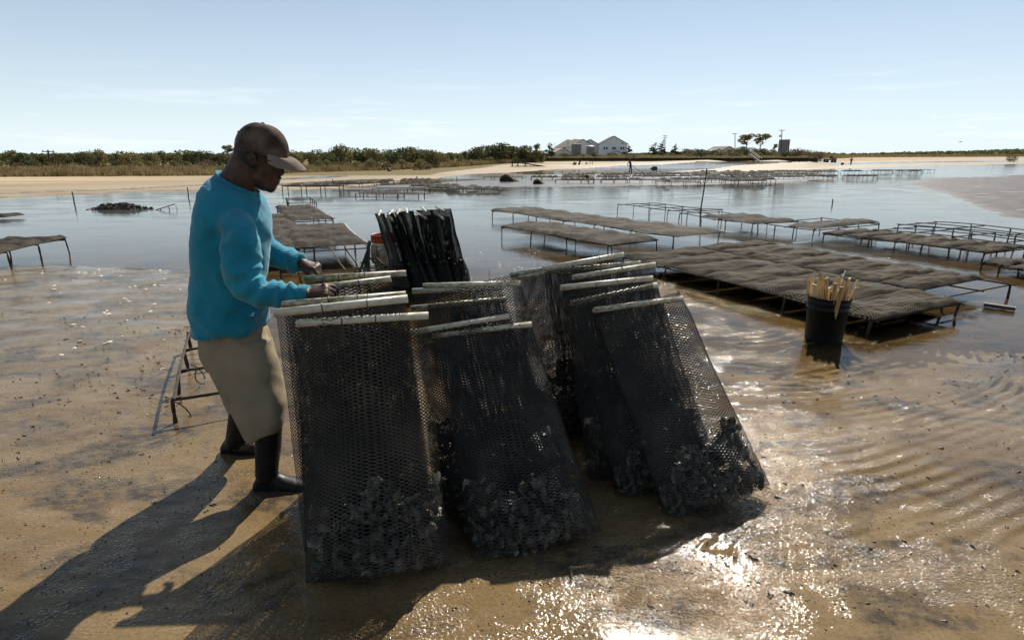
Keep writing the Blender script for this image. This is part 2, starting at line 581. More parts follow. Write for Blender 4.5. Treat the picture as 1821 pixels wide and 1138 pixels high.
    soil = np.where(front & (Y > 60), np.interp(a, [-.14, 0, .5, .56], [1, 1, 1, 1]) * smooth(Y, interp(a, [(-.9, 63), (-.14, 66), (-.02, 110), (.03, 126), (.5, 127), (.53, 180), (.56, 340), (1, 420)]), interp(a, [(-.9, 65), (-.14, 68), (-.02, 116), (.03, 127.5), (.5, 128.5), (.53, 200), (.56, 360), (1, 460)])), 0)
    return z, dry, mud, soil, churn

def polar(r0, rings, thetas):
    rr, tt = np.meshgrid(rings, thetas, indexing='ij')
    X, Y = rr * np.sin(tt), rr * np.cos(tt)
    n, m = rr.shape
    i, k = np.meshgrid(np.arange(n - 1), np.arange(m - 1), indexing='ij')
    a = (i * m + k).ravel()
    q = np.stack([a, a + 1, a + m + 1, a + m], 1)
    return X.ravel(), Y.ravel(), q

def geo(a, b, s):
    n = max(int(math.log(b / a) / s), 2)
    return np.geomspace(a, b, n + 1)[:-1]

rings = np.concatenate([geo(.35, 1.2, .02), geo(1.2, 5.5, .0048), geo(5.5, 12, .008), geo(12, 130, .012), geo(130, 1000, .04), np.geomspace(1000, 6000, 12)])
thetas = np.concatenate([np.linspace(-180, -60, 40)[:-1], np.linspace(-60, -47, 60)[:-1], np.linspace(-47, 47, 530), np.linspace(47, 60, 60)[1:], np.linspace(60, 180, 40)[1:]])
gx, gy, gq = polar(0, rings, np.radians(thetas))
gz, gdry, gmud, gsoil, gchurn = ground_fields(gx, gy)
# the middle of the sheet, under the camera
m_ = len(thetas)
v = np.stack([gx, gy, gz], 1)
me = np_mesh('tidal_flat', np.vstack([v, [[0, 0, .014]]]), gq)
for nm, arr in (('dry', gdry), ('mud', gmud), ('soil', gsoil), ('churn', gchurn)):
    at = me.attributes.new(nm, 'FLOAT', 'POINT')
    at.data.foreach_set('value', np.append(arr, 0).astype(np.float32))

def ground_material():
    m, nt, out = new_mat('wet tidal sand')
    L = nt.links
    tc = nt.nodes.new('ShaderNodeNewGeometry')
    pos = tc.outputs['Position']
    def attr(n):
        a = nt.nodes.new('ShaderNodeAttribute'); a.attribute_name = n
        return a.outputs['Fac']
    def mix(f, a, b):
        x = nt.nodes.new('ShaderNodeMixRGB')
        for s, val in (('Fac', f), ('Color1', a), ('Color2', b)):
            if isinstance(val, (int, float)): x.inputs[s].default_value = val
            elif isinstance(val, tuple): x.inputs[s].default_value = (*val, 1)
            else: L.new(val, x.inputs[s])
        return x.outputs['Color']
    n_big = noise_node(nt, vmap(nt, pos, (.7, 1.1, 1)), 1.3, 6, .6)
    wet = ramp_node(nt, n_big.outputs['Fac'], [(.30, (.098, .064, .029)), (.5, (.154, .104, .049)), (.7, (.195, .138, .072))]).outputs['Color']
    # grey-black anoxic patches
    n_dk = noise_node(nt, vmap(nt, pos, (.8, 1.5, 1), (0, 0, .3)), 2.1, 8, .62, .4)
    dk = ramp_node(nt, n_dk.outputs['Fac'], [(.485, grey(0)), (.585, grey(.9))]).outputs['Color']
    n_dk2 = noise_node(nt, vmap(nt, pos, (1, 1.4, 1)), 14, 6, .7)
    dk2 = ramp_node(nt, n_dk2.outputs['Fac'], [(.38, grey(.25)), (.6, grey(1))]).outputs['Color']
    dm = nt.nodes.new('ShaderNodeMixRGB'); dm.blend_type = 'MULTIPLY'; dm.inputs['Fac'].default_value = 1
    L.new(dk, dm.inputs['Color1']); L.new(dk2, dm.inputs['Color2'])
    wet = mix(dm.outputs['Color'], wet, (.040, .033, .025))
    # grains
    n_gr = noise_node(nt, pos, 70, 6, .8)
    gr = ramp_node(nt, n_gr.outputs['Fac'], [(.35, grey(.62)), (.5, grey(1.0)), (.68, grey(1.3))]).outputs['Color']
    gm = nt.nodes.new('ShaderNodeMixRGB'); gm.blend_type = 'MULTIPLY'; gm.inputs['Fac'].default_value = .8
    L.new(wet, gm.inputs['Color1']); L.new(gr, gm.inputs['Color2'])
    wet = gm.outputs['Color']
    n_m = noise_node(nt, vmap(nt, pos, (.6, 1.5, 1)), 2.6, 8, .75)
    mudc = ramp_node(nt, n_m.outputs['Fac'], [(.38, (.030, .020, .014)), (.5, (.072, .050, .036)), (.62, (.13, .098, .075))]).outputs['Color']
    n_d = noise_node(nt, vmap(nt, pos, (.05, .35, 1)), 1.0, 6, .6)
    dryc = ramp_node(nt, n_d.outputs['Fac'], [(.35, (.27, .20, .125)), (.5, (.37, .29, .19)), (.7, (.45, .365, .255))]).outputs['Color']
    soilc = ramp_node(nt, n_m.outputs['Fac'], [(.35, (.085, .068, .032)), (.6, (.20, .16, .08))]).outputs['Color']
    dry, mud, soil = attr('dry'), attr('mud'), attr('soil')
    c = mix(mud, wet, mudc)
    c = mix(dry, c, dryc)
    c = mix(soil, c, soilc)
    b = nt.nodes.new('ShaderNodeBsdfPrincipled')
    L.new(c, b.inputs['Base Color'])
    # gloss: wet film, broken by drained spots; dry sand is matt
    n_w = noise_node(nt, vmap(nt, pos, (1, 1.8, 1)), 3.5, 7, .65)
    wr = nt.nodes.new('ShaderNodeMapRange')
    wr.inputs['From Min'].default_value = .38; wr.inputs['From Max'].default_value = .66
    wr.inputs['To Min'].default_value = .06; wr.inputs['To Max'].default_value = .10
    L.new(n_w.outputs['Fac'], wr.inputs['Value'])
    mx = nt.nodes.new('ShaderNodeMath'); mx.operation = 'MAXIMUM'
    L.new(dry, mx.inputs[0]); L.new(soil, mx.inputs[1])
    rm = nt.nodes.new('ShaderNodeMix'); rm.data_type = 'FLOAT'
    rm0 = nt.nodes.new('ShaderNodeMix'); rm0.data_type = 'FLOAT'
    L.new(mud, rm0.inputs[0]); L.new(wr.outputs['Result'], rm0.inputs[2]); rm0.inputs[3].default_value = .42
    L.new(mx.outputs[0], rm.inputs[0]); L.new(rm0.outputs[0], rm.inputs[2]); rm.inputs[3].default_value = .95
    L.new(rm.outputs[0], b.inputs['Roughness'])
    sm = nt.nodes.new('ShaderNodeMapRange')
    sm.inputs['To Min'].default_value = .25; sm.inputs['To Max'].default_value = .05
    L.new(mx.outputs[0], sm.inputs['Value'])
    s2 = nt.nodes.new('ShaderNodeMix'); s2.data_type = 'FLOAT'
    L.new(mud, s2.inputs[0]); L.new(sm.outputs['Result'], s2.inputs[2]); s2.inputs[3].default_value = .12
    L.new(s2.outputs[0], b.inputs['Specular IOR Level'])
    # relief: silt ridges, worm casts, grains
    h1 = noise_node(nt, vmap(nt, pos, (1, 1.5, 1), (0, 0, .25)), 11, 8, .62, .3)
    h2 = noise_node(nt, vmap(nt, pos, (1, 1.25, 1)), 78, 2, .5)
    bp1 = nt.nodes.new('ShaderNodeBump'); bp1.inputs['Strength'].default_value = .55; bp1.inputs['Distance'].default_value = .022
    bp2 = nt.nodes.new('ShaderNodeBump'); bp2.inputs['Strength'].default_value = .55; bp2.inputs['Distance'].default_value = .0125
    n_p = noise_node(nt, vmap(nt, pos, (1, 1.3, 1)), 1.9, 7, .68, .3)
    pr = ramp_node(nt, n_p.outputs['Fac'], [(.46, grey(.13)), (.62, grey(1))])
    ch = attr('churn')
    pm_ = nt.nodes.new('ShaderNodeMath'); pm_.operation = 'MAXIMUM'
    n_q = noise_node(nt, vmap(nt, pos, (1, 1.3, 1)), 7.5, 5, .6)
    pq = ramp_node(nt, n_q.outputs['Fac'], [(.42, grey(.6)), (.56, grey(1))])
    cq = nt.nodes.new('ShaderNodeMath'); cq.operation = 'MULTIPLY'
    L.new(pq.outputs['Color'], cq.inputs[0]); L.new(ch, cq.inputs[1])
    pq2 = nt.nodes.new('ShaderNodeMath'); pq2.operation = 'MULTIPLY'
    L.new(pr.outputs['Color'], pq2.inputs[0]); L.new(pq.outputs['Color'], pq2.inputs[1])
    L.new(pq2.outputs[0], pm_.inputs[0]); L.new(cq.outputs[0], pm_.inputs[1])
    for bp_, k_ in ((bp1, .28), (bp2, 1.0)):
        ml = nt.nodes.new('ShaderNodeMath'); ml.operation = 'MULTIPLY'; ml.inputs[1].default_value = k_
        L.new(pm_.outputs[0], ml.inputs[0]); L.new(ml.outputs[0], bp_.inputs['Strength'])
    L.new(h1.outputs['Fac'], bp1.inputs['Height']); L.new(h2.outputs['Fac'], bp2.inputs['Height'])
    L.new(bp1.outputs['Normal'], bp2.inputs['Normal'])
    L.new(bp2.outputs['Normal'], b.inputs['Normal'])
    L.new(b.outputs['BSDF'], out.inputs['Surface'])
    return m

ground = link('tidal_flat', me, ground_material(), smooth=True)
tag(ground, 'brown rippled tidal sand flat with pale beach and marsh behind', kind='structure')

def ground_z(x, y):
    z, *_ = ground_fields(np.array([float(x)]), np.array([float(y)]))
    return float(z[0])

def ground_hit(px, py, y0=3.0, y1=400.0):
    """where the ray of a photo pixel meets the sand"""
    r = ray(px, py)
    Y = np.geomspace(y0, y1, 3000)
    X, Z = r.x / r.y * Y, CAM_H + r.z / r.y * Y
    below = np.nonzero(Z <= ground_fields(X, Y)[0])[0]
    i = below[0] if len(below) else -1
    return Vector((X[i], Y[i], Z[i]))

def ground_zs(xs, ys):
    return ground_fields(np.asarray(xs, float), np.asarray(ys, float))[0]

def water_material():
    m, nt, out = new_mat('shallow ebb water')
    L = nt.links
    geo_ = nt.nodes.new('ShaderNodeNewGeometry')
    pos = geo_.outputs['Position']
    h1 = noise_node(nt, vmap(nt, pos, (1.0, 2.6, 1), (0, 0, .12)), 4.2, 5, .6, .2)
    h2 = noise_node(nt, vmap(nt, pos, (1.0, 2.2, 1), (0, 0, -.2)), .5, 3, .5)
    cl = nt.nodes.new('ShaderNodeMapRange')       # calm and ruffled patches
    cl.inputs['From Min'].default_value = .35; cl.inputs['From Max'].default_value = .65
    cl.inputs['To Min'].default_value = .008; cl.inputs['To Max'].default_value = .085
    L.new(h2.outputs['Fac'], cl.inputs['Value'])
    bp = nt.nodes.new('ShaderNodeBump'); bp.inputs['Distance'].default_value = .05
    L.new(h1.outputs['Fac'], bp.inputs['Height']); L.new(cl.outputs['Result'], bp.inputs['Strength'])
    fr = nt.nodes.new('ShaderNodeFresnel'); fr.inputs['IOR'].default_value = 1.33
    L.new(bp.outputs['Normal'], fr.inputs['Normal'])
    gl = nt.nodes.new('ShaderNodeBsdfGlossy'); gl.inputs['Roughness'].default_value = .035
    L.new(bp.outputs['Normal'], gl.inputs['Normal'])
    tr = nt.nodes.new('ShaderNodeBsdfTransparent'); tr.inputs['Color'].default_value = (.88, .84, .74, 1)
    # silt in suspension: the deeper the sheet, the milkier
    df = nt.nodes.new('ShaderNodeBsdfDiffuse'); df.inputs['Color'].default_value = (.20, .215, .215, 1)
    dp = nt.nodes.new('ShaderNodeAttribute'); dp.attribute_name = 'depth'
    tb = nt.nodes.new('ShaderNodeMixShader')
    L.new(dp.outputs['Fac'], tb.inputs['Fac']); L.new(tr.outputs['BSDF'], tb.inputs[1]); L.new(df.outputs['BSDF'], tb.inputs[2])
    mx = nt.nodes.new('ShaderNodeMixShader')
    L.new(fr.outputs['Fac'], mx.inputs['Fac'])
    L.new(tb.outputs['Shader'], mx.inputs[1]); L.new(gl.outputs['BSDF'], mx.inputs[2])
    L.new(mx.outputs['Shader'], out.inputs['Surface'])
    return m

w_r = np.concatenate([geo(.5, 200, .06), np.geomspace(200, 6000, 20)])
w_t = np.radians(np.concatenate([np.linspace(-180, -60, 20)[:-1], np.linspace(-60, 60, 80), np.linspace(60, 180, 20)[1:]]))
wx, wy, wq = polar(0, w_r, w_t)
wme = np_mesh('tidal_water', np.stack([wx, wy, zw(wy)], 1), wq)
wdep = np.clip(zw(wy) - ground_zs(wx, wy), 0, 1)
at = wme.attributes.new('depth', 'FLOAT', 'POINT'); at.data.foreach_set('value', ((1 - np.exp(-np.maximum(wdep - .012, 0) / .10)) * .8).astype(np.float32))
water = link('tidal_water', wme, water_material(), smooth=True)
tag(water, 'shallow pale blue ebb water sheet over the sand', kind='structure')

# ------------------------------------------------------------------ mesh oyster bags
BAG_W, BAG_L = .465, 1.0

def net_sleeve(section, L, cols, dv, strand, lift_axis=1):
    """a seamless tube of diamond netting. section(u, v) -> point, u in 0..1 round the tube, v in 0..L"""
    rows = int(L / dv)
    u = (np.arange(cols)[None, :] + .5 * (np.arange(rows + 1)[:, None] % 2)) / cols
    v = np.repeat(np.linspace(0, L, rows + 1)[:, None], cols, 1)
    per = BAG_W * 2
    du_n, dv_n = strand / per * .58, strand * .44
    def pt(uu, vv):
        return np.stack(section(uu % 1.0, np.clip(vv, 0, L)), -1)
    nN, nE, nS, nW = pt(u, v + dv_n), pt(u + du_n, v), pt(u, v - dv_n), pt(u - du_n, v)
    # extruded strands are round and lie in two layers: every strand gets a raised spine, knots stand proud
    sgn = np.where(np.sin(u * 2 * math.pi) >= 0, 1.0, -1.0) * strand
    k_ = lift_axis
    alt = np.where(np.arange(rows + 1)[:, None] % 2, 1, -1)
    nE[..., k_] += sgn * .22 * alt; nW[..., k_] -= sgn * .22 * alt
    mid = lambda a, b: (a + b) / 2
    mNE, mSE, mSW, mNW, cc = mid(nN, nE), mid(nS, nE), mid(nS, nW), mid(nN, nW), (nN + nE + nS + nW) / 4
    for q, hgt_ in ((mNE, .52), (mSE, .52), (mSW, .52), (mNW, .52), (cc, .66)):
        q[..., k_] += sgn * hgt_
    V = np.stack([nN, nE, nS, nW, mNE, mSE, mSW, mNW, cc], 2).reshape(-1, 3)
    N_, E_, S_, W_, NE, SE, SW, NW, CC = range(9)
    idx = np.arange((rows + 1) * cols).reshape(rows + 1, cols) * 9
    f4 = lambda *a: np.stack(a, -1).reshape(-1, 4)
    qs = [f4(idx + N_, idx + NW, idx + CC, idx + NE), f4(idx + W_, idx + SW, idx + CC, idx + NW),
          f4(idx + S_, idx + SE, idx + CC, idx + SW), f4(idx + E_, idx + NE, idx + CC, idx + SE)]
    r = np.arange(rows)
    a = idx[:-1]
    odd = (r % 2)[:, None]
    c = np.arange(cols)[None, :]
    right = idx[1:][r[:, None], (c + odd) % cols]
    left = idx[1:][r[:, None], (c + odd - 1) % cols]
    qs += [f4(a + N_, a + NE, right + SW, right + W_), f4(a + NE, a + E_, right + S_, right + SW),
           f4(a + W_, a + NW, left + SE, left + S_), f4(a + NW, a + N_, left + E_, left + SE)]
    return V, np.concatenate(qs)

def rings_section(thick, wave, seed, width=BAG_W):
    """lens-shaped cross section whose half thickness follows thick(v)"""
    def s(u, v):
        th = u * 2 * math.pi
        x = np.cos(th)
        sx = np.sign(x) * np.abs(x) ** .8
        sy = np.sin(th)
        t = thick(v)
        w = width / 2 * (1.20 - .20 * np.clip(v / BAG_L, 0, 1) ** .8)
        X = sx * w
        fold = wave * (np.sin(X * 21 + seed + v * 3) * .6 + vnoise(X * 9 + seed, v * 4, seed) * 1.0) * np.clip(v / .15, 0, 1) * np.clip((BAG_L - v) / .12, .12, 1)
        yb = sy * np.maximum(t, .006) + fold
        return X, yb, v + 0 * X
    return s

def oyster_lumps(mb, pts, rmin, rmax, rng):
    for p in pts:
        a = rng.uniform(rmin, rmax)
        rot = Euler((rng.uniform(0, 6.3), rng.uniform(0, 6.3), rng.uniform(0, 6.3))).to_matrix()
        c = Vector(p)
        n = 6
        ring, top, bot = [], None, None
        w = a * rng.uniform(.55, .8); th = a * rng.uniform(.28, .5)
        vs = []
        for k in range(n):
            ph = 2 * math.pi * k / n
            q = Vector((a * math.cos(ph) * (1 + .25 * (math.cos(ph) > 0)), w * math.sin(ph), th * .15 * rng.uniform(-1, 1))) * rng.uniform(.85, 1.15)
            vs.append(c + rot @ q)
        vs.append(c + rot @ Vector((-.15 * a, 0, th)))
        vs.append(c + rot @ Vector((-.1 * a, 0, -th * .6)))
        fs = [(k, (k + 1) % n, 6) for k in range(n)] + [((k + 1) % n, k, 7) for k in range(n)]
        mb.add(vs, fs)

def standing_bag_proto(seed, dense=False):
    rng = np.random.default_rng(seed)
    fill = rng.uniform(.26, .33)
    bulge = rng.uniform(.072, .092)
    def thick(v):
        v = np.asarray(v, float)
        top = np.clip((BAG_L - v) / BAG_L, 0, 1)
        belly = bulge * np.exp(-((v - fill * .38) / (fill * .75)) ** 2)
        seam = np.clip(v / .05, .08, 1)
        return (belly + .012 * top + .002) * np.clip((BAG_L - v) / .1, .15, 1) * seam ** .5
    sec = rings_section(thick, .015, seed)
    V, Q = net_sleeve(sec, BAG_L, 46, .0070, .0037) if not dense else net_sleeve(sec, BAG_L, 52, .0074, .0060)
    net = np_mesh('mesh_sleeve', V, Q)
    net.materials.append(M['net_black'] if dense else M['net'])
    # the oysters that have slid to the bottom
    mb = MB()
    pts = []
    slope = rng.uniform(-.35, .35)
    while len(pts) < 360:
        x = rng.uniform(-.245, .245); v = rng.uniform(.012, fill * 1.25)
        lim = fill * (1 + slope * x / .21 + .18 * math.sin(x * 22 + seed))
        if v > lim: continue
        t = max(float(thick(v)) * .92 * math.sqrt(max(1 - (x / .265) ** 2, .03)) - .013, 0)
        pts.append((x, rng.uniform(-1, 1) * t, v))
    oyster_lumps(mb, pts, .018, .033, rng)
    oy = mb.mesh('oyster_fill')
    oy.materials.append(M['oyster'])
    # cable ties round the pipe, their tails standing up
    ties = []
    for tx in (rng.uniform(-.09, -.03), rng.uniform(.03, .1)):
        mb = MB()
        c = Vector((tx, 0, BAG_L - .002))
        mb.tube([c + Vector((0, math.cos(a) * .0165, math.sin(a) * .0165)) for a in np.linspace(0, 2 * math.pi, 13)], .0018, 5, False)
        mb.tube([c + Vector((0, 0, .016)), c + Vector((.004, -.006, .035)), c + Vector((.010, -.016, .048))], .0012, 4, False)
        ties.append(mb.mesh('cable_tie')); ties[-1].materials.append(M['tie'])
    return net, oy, ties

pipe_mb = MB()
r_o, r_i = .0145, .0115
pl = BAG_W / 2 + .006
for_prof = [(-pl + .012, r_i), (-pl, r_i), (-pl, r_o), (0, r_o * 1.01), (pl, r_o), (pl, r_i), (pl - .012, r_i)]
pipe_mb.rings([[Vector((x, r * math.cos(2 * math.pi * k / 14), r * math.sin(2 * math.pi * k / 14))) for k in range(14)] for x, r in for_prof], caps=False)
PIPE = pipe_mb.mesh('pipe'); PIPE.materials.append(M['pvc'])
PIPE.polygons.foreach_set('use_smooth', [True] * len(PIPE.polygons))
BORES = []
for sgn in (-1, 1):
    BORES.append(MB().add([Vector((sgn * (pl - .010), r_i * math.cos(2 * math.pi * k / 12), r_i * math.sin(2 * math.pi * k / 12))) for k in range(12)], [tuple(range(12))]).mesh('bore_shade_disc'))
    BORES[-1].materials.append(M['bore'])

STAND = [standing_bag_proto(s) for s in (3, 14, 25)] + [standing_bag_proto(47, True)]
SLEEVES = [s[0] for s in STAND]

def standing_bag(k, p0, p1, yaw, bottom, label, group):
    """pipe seen from pixel p0 to p1, swung by yaw in plan; bottom = middle of the lower edge on the sand"""
    r0, r1 = ray(*p0), ray(*p1)
    tn = math.tan(R(yaw))
    if abs(yaw) < 60:
        kk = (r0.y - tn * r0.x) / (r1.y - tn * r1.x)
    else:                                     # seen nearly end on: equal heights instead
        kk = r0.z / r1.z
    d = r1 * kk - r0
    t = 2 * pl / d.length
    a, b = r0 * t, r1 * (kk * t)
    mid = (a + b) / 2 + Vector((0, 0, CAM_H))
    return place_bag(k, mid, (b - a).normalized(), bottom, label, group)

def place_bag(k, mid, u, bottom, label, group, pipe_u=None):
    bottom = Vector(bottom)
    v = (mid - bottom)
    L = v.length
    v.normalize()
    n = v.cross(u).normalized()               # outward, away from the camera side is fine
    u2 = n.cross(v).normalized() * -1
    if u2.dot(u) < 0: u2 = -u2
    n = v.cross(u2).normalized()
    mat = Matrix((( u2.x, n.x, v.x), (u2.y, n.y, v.y), (u2.z, n.z, v.z))).to_4x4()
    t = thing('oyster_bag', label, 'oyster bag', bottom, group)
    t.matrix_world = Matrix.Translation(bottom) @ mat
    t.scale = (1, 1, L / BAG_L)
    net, oy, tie = STAND[k if k == 3 and group == D_G else k % 3]
    link('mesh_sleeve', net, None, t)
    o = link('oyster_fill', oy, None, t); o['kind'] = 'stuff'
    # the pipe keeps its own tilt, as slid over the folded end
    u = pipe_u or u
    du = Vector((u.dot(u2), u.dot(n), u.dot(v) * BAG_L / L)).normalized()
    p = link('pipe', PIPE, None, t)
    p.rotation_mode = 'QUATERNION'
    p.rotation_quaternion = Vector((1, 0, 0)).rotation_difference(du)
    p.location = (0, 0, BAG_L - .002)
    p.scale = (1, 1, 1)
    for me_ in BORES:
        link('bore', me_, None, p)
    for tm in tie:
        link('cable_tie', tm, None, t)
    return t

def gp(px, py, h=.0):
    p = G(px, py)
    return Vector((p.x, p.y, ground_z(p.x, p.y) + h))

D_G = 'oyster bags standing edge on in the shallows'
A_G = 'oyster bags standing in the stack beside the man'
B_G = 'oyster bags standing in the middle stack'
C_G = 'oyster bags standing in the stack beside the big rack'
# (proto, pipe ends, yaw, bottom pixel, label)
for k, p0, p1, yaw, bt, lab in [
    (1, (527, 574), (762, 560), 10, (676, 1028), 'black oyster bag at the very front of the stack beside the man'),
    (0, (487, 556), (725, 530), 10, (664, 972), 'black oyster bag second in the stack beside the man, with a grimy pipe'),
    (2, (502, 541), (722, 523), 9, (657, 930), 'black oyster bag in the stack beside the man, pipe half hidden by his fist'),
    (3, (510, 517), (695, 495), 9, (655, 900), 'black oyster bag fourth from the front beside the man, pipe just above his near fist'),
    (1, (541, 495), (722, 485), 8, (662, 868), 'black oyster bag last in the stack beside the man, with a yellowed pipe'),
]:
    standing_bag(k, p0, p1, yaw, gp(*bt), lab, A_G)
for k, p0, p1, yaw, bt, lab in [
    (2, (768, 597), (945, 576), 9, (958, 988), 'black oyster bag at the front of the middle stack with a clean white pipe'),
    (1, (728, 591), (905, 561), 12, (930, 940), 'black oyster bag second in the middle stack, its pipe end covered by a neighbour'),
    (3, (730, 548), (900, 531), 9, (895, 905), 'black oyster bag in the middle stack with its pipe touching the stack beside the man'),
    (2, (733, 517), (893, 511), 5, (868, 868), 'black oyster bag in the middle stack with only a short pipe end showing'),
    (0, (752, 508), (925, 503), 4, (925, 852), 'black oyster bag at the back of the middle stack with a level pipe'),
]:
    standing_bag(k, p0, p1, yaw, gp(*bt), lab, B_G)
for k, p0, p1, yaw, bt, lab in [
    (3, (1055, 551), (1213, 530), 12, (1278, 908), 'black oyster bag at the front of the stack beside the rack, leaning outwards'),
    (0, (1015, 539), (1168, 506), 14, (1190, 876), 'black oyster bag with a bright white slanting pipe, second from the front beside the rack'),
    (2, (997, 511), (1160, 494), 9, (1140, 848), 'black oyster bag with a green stained pipe in the stack beside the rack'),
    (1, (1018, 493), (1165, 470), 12, (1150, 812), 'black oyster bag with a white pipe under the rack corner, fourth from the front'),
    (3, (993, 481), (1138, 467), 9, (1120, 780), 'black oyster bag with a brown mottled pipe in the stack beside the rack'),
    (0, (965, 478), (1108, 452), 14, (1085, 752), 'black oyster bag with the highest pipe in the stack beside the rack'),
    (2, (920, 494), (1060, 468), 13, (1022, 775), 'black oyster bag with a short grey pipe end showing beside the middle stack'),
    (1, (907, 489), (1048, 464), 12, (1010, 735), 'black oyster bag last in the stack beside the rack, behind the middle stack'),
]:
    standing_bag(k, p0, p1, yaw, gp(*bt), lab, C_G)

# the bundle standing end on in the shallows behind
for i, (p0, p1, by, lab) in enumerate([
    ((771.6, 369.2), (794.7, 375.2), 812, 'upright oyster bag at the outer end of the edge-on bundle, higher pipe'),
    ((772.3, 381), (792, 387.7), 800, 'upright oyster bag of the edge-on bundle, lower pipe in front of the outermost'),
    ((745.9, 370), (763, 377), 788, 'upright oyster bag of the edge-on bundle, tallest pipe before the gap'),
    ((734.7, 377), (761.7, 388.3), 774, 'upright oyster bag of the edge-on bundle with the longest pipe showing'),
    ((716.9, 372.5), (730, 379), 762, 'upright oyster bag of the edge-on bundle, fourth pipe from the bucket'),
    ((705, 375.2), (711, 379.8), 752, 'upright oyster bag of the edge-on bundle with a very short pipe end'),
    ((704, 395), (712, 399.5), 742, 'upright oyster bag of the edge-on bundle with the lowest pipe'),
    ((691.8, 375.8), (696.5, 381.8), 738, 'upright oyster bag of the edge-on bundle, pipe nearly end on'),
    ((683.3, 380.4), (704.4, 392.3), 730, 'upright oyster bag of the edge-on bundle, long pipe beside the bucket'),
    ((669.4, 377.1), (680, 383), 716, 'upright oyster bag of the edge-on bundle leaning over the white bucket'),
]):
    # measured at about seven metres
    Yb = 7.15 - .02 * i
    wpx = abs(p1[0] - p0[0])
    m_px = 1010 / (Yb * .99)
    ux = min(wpx / m_px / .47, .95)
    u = Vector((ux, -math.sqrt(1 - ux * ux), -.05)).normalized()
    bx_ = min(ux + .32, .80)
    ub = Vector((bx_, -math.sqrt(1 - bx_ * bx_), -.03)).normalized()
    mid = P((p0[0] + p1[0]) / 2, (p0[1] + p1[1]) / 2, Yb)
    gx_ = P(by, 500, Yb + .02)
    base = Vector((gx_.x, Yb + .02, ground_z(gx_.x, Yb) + .0))
    place_bag(3, mid, ub, base, lab, D_G, u)

# ------------------------------------------------------------------ flat bags for the racks
def flat_proto(seed, near):
    rng = np.random.default_rng(seed)
    L, Wd = 1.0, .5
    def hgt(x, y):
        e = np.clip((1 - np.abs(x) / (Wd / 2)) * 4, 0, 1) ** .6 * np.clip((1 - np.abs(y) / (L / 2)) * 5, 0, 1) ** .6
        b = .040 + .033 * vnoise(x * 4 + seed, y * 3.2, seed) + .012 * vnoise(x * 11, y * 10 + seed, seed + 3)
        return e * np.maximum(b, .012)
    if near:
        cols, dv, st = 27, .0125, .0066
        def sec(u, v):
            th = u * 2 * math.pi
            x = np.cos(th); x = np.sign(x) * np.abs(x) ** .75 * Wd / 2
            top = np.sin(th) > 0
            y = v - L / 2
            h = hgt(x, y)
            z = np.where(top, h, -.012 * np.clip((1 - np.abs(x) / (Wd / 2)) * 6, 0, 1) + .002)
            return x, y, z + .012
        V, Q = net_sleeve(sec, L, cols, dv, st, 2)
        net = np_mesh('mesh_sleeve', V, Q)
        net.materials.append(M['net_dry'])
        mb = MB()
        n, m = 26, 44
        rows = []
        for j in range(m):
            y = (-.47 + .94 * j / (m - 1)) * L
            rows.append([(x, y, max(.004, float(hgt(np.array(x), np.array(y))) - .012 + rng.uniform(-.009, .003)) + .006) for x in np.linspace(-.235, .235, n)])
        mb.grid(rows)
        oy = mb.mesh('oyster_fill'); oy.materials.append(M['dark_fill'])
        return [('mesh_sleeve', net, None), ('oyster_fill', oy, 'stuff')]
    mb = MB()
    n, m = 13, 22
    top = []
    for j in range(m):
        y = (-.5 + j / (m - 1)) * L
        top.append([(x, y, float(hgt(np.array(x), np.array(y))) * 1.05 + .012) for x in np.linspace(-.25, .25, n)])
    mb.grid(top)
    mb.add([(-.25, -.5, .006), (.25, -.5, .006), (.25, .5, .006), (-.25, .5, .006)], [(3, 2, 1, 0)])
    me = mb.mesh('mesh_sleeve'); me.materials.append(M['slab'])
    me.polygons.foreach_set('use_smooth', [True] * len(me.polygons))
    return [('mesh_sleeve', me, None)]

FLAT_NEAR = [flat_proto(s, True) for s in (5, 16, 27)]
FLAT_FAR = [flat_proto(s, False) for s in (6, 17, 28, 39)]
fp_mb = MB()
fp_mb.tube([(-.245, 0, 0), (.245, 0, 0)], .014, 8)
FPIPE = fp_mb.mesh('pipe'); FPIPE.materials.append(M['pvc'])
lod_mb = []
for s in range(3):
    q = MB(); rows = []
    for j in range(6):
        y = -.5 + j / 5
        rows.append([(x, y, (.04 + (.075 + .08 * float(vnoise(np.array(x * 6 + s * 9), np.array(y * 4), s)))) * (1 if abs(x) < .2 and abs(y) < .45 else .15)) for x in np.linspace(-.25, .25, 5)])
    q.grid(rows)
    q.add([(-.25, -.5, .0), (.25, -.5, .0), (.25, .5, .0), (-.25, .5, .0)], [(3, 2, 1, 0)])
    me_ = q.mesh('flat_oyster_bag'); me_.materials.append(M['slab'])
    lod_mb.append(me_)

def flat_bag(i, lod, loc, u, w, width, length, label, group, pipes=0, tilt=0.0):
    """u: along the rack, w: across it (both unit); lod 0 near net, 1 slab, 2 far"""
    rot = Matrix(((u.x, w.x, 0), (u.y, w.y, 0), (u.z, w.z, 1))).to_4x4()
    if lod == 2:
        t = link('flat_oyster_bag', lod_mb[i % 3])
        tag(t, label, 'oyster bag', group)
    else:
        t = thing('flat_oyster_bag', label, 'oyster bag', loc, group)
        for nm, me, kd in (FLAT_NEAR[i % 3] if lod == 0 else FLAT_FAR[i % 4]):
            o = link(nm, me, None, t)
            if kd: o['kind'] = kd
        if pipes:
            p = link('pipe', FPIPE, None, t); p.location = (0, pipes * .49, .016)
    t.matrix_world = Matrix.Translation(loc) @ rot @ Matrix.Rotation(tilt, 4, 'Z') @ Matrix.Diagonal((width / .5, length, 1.1 if lod else 1.0, 1))
    return t

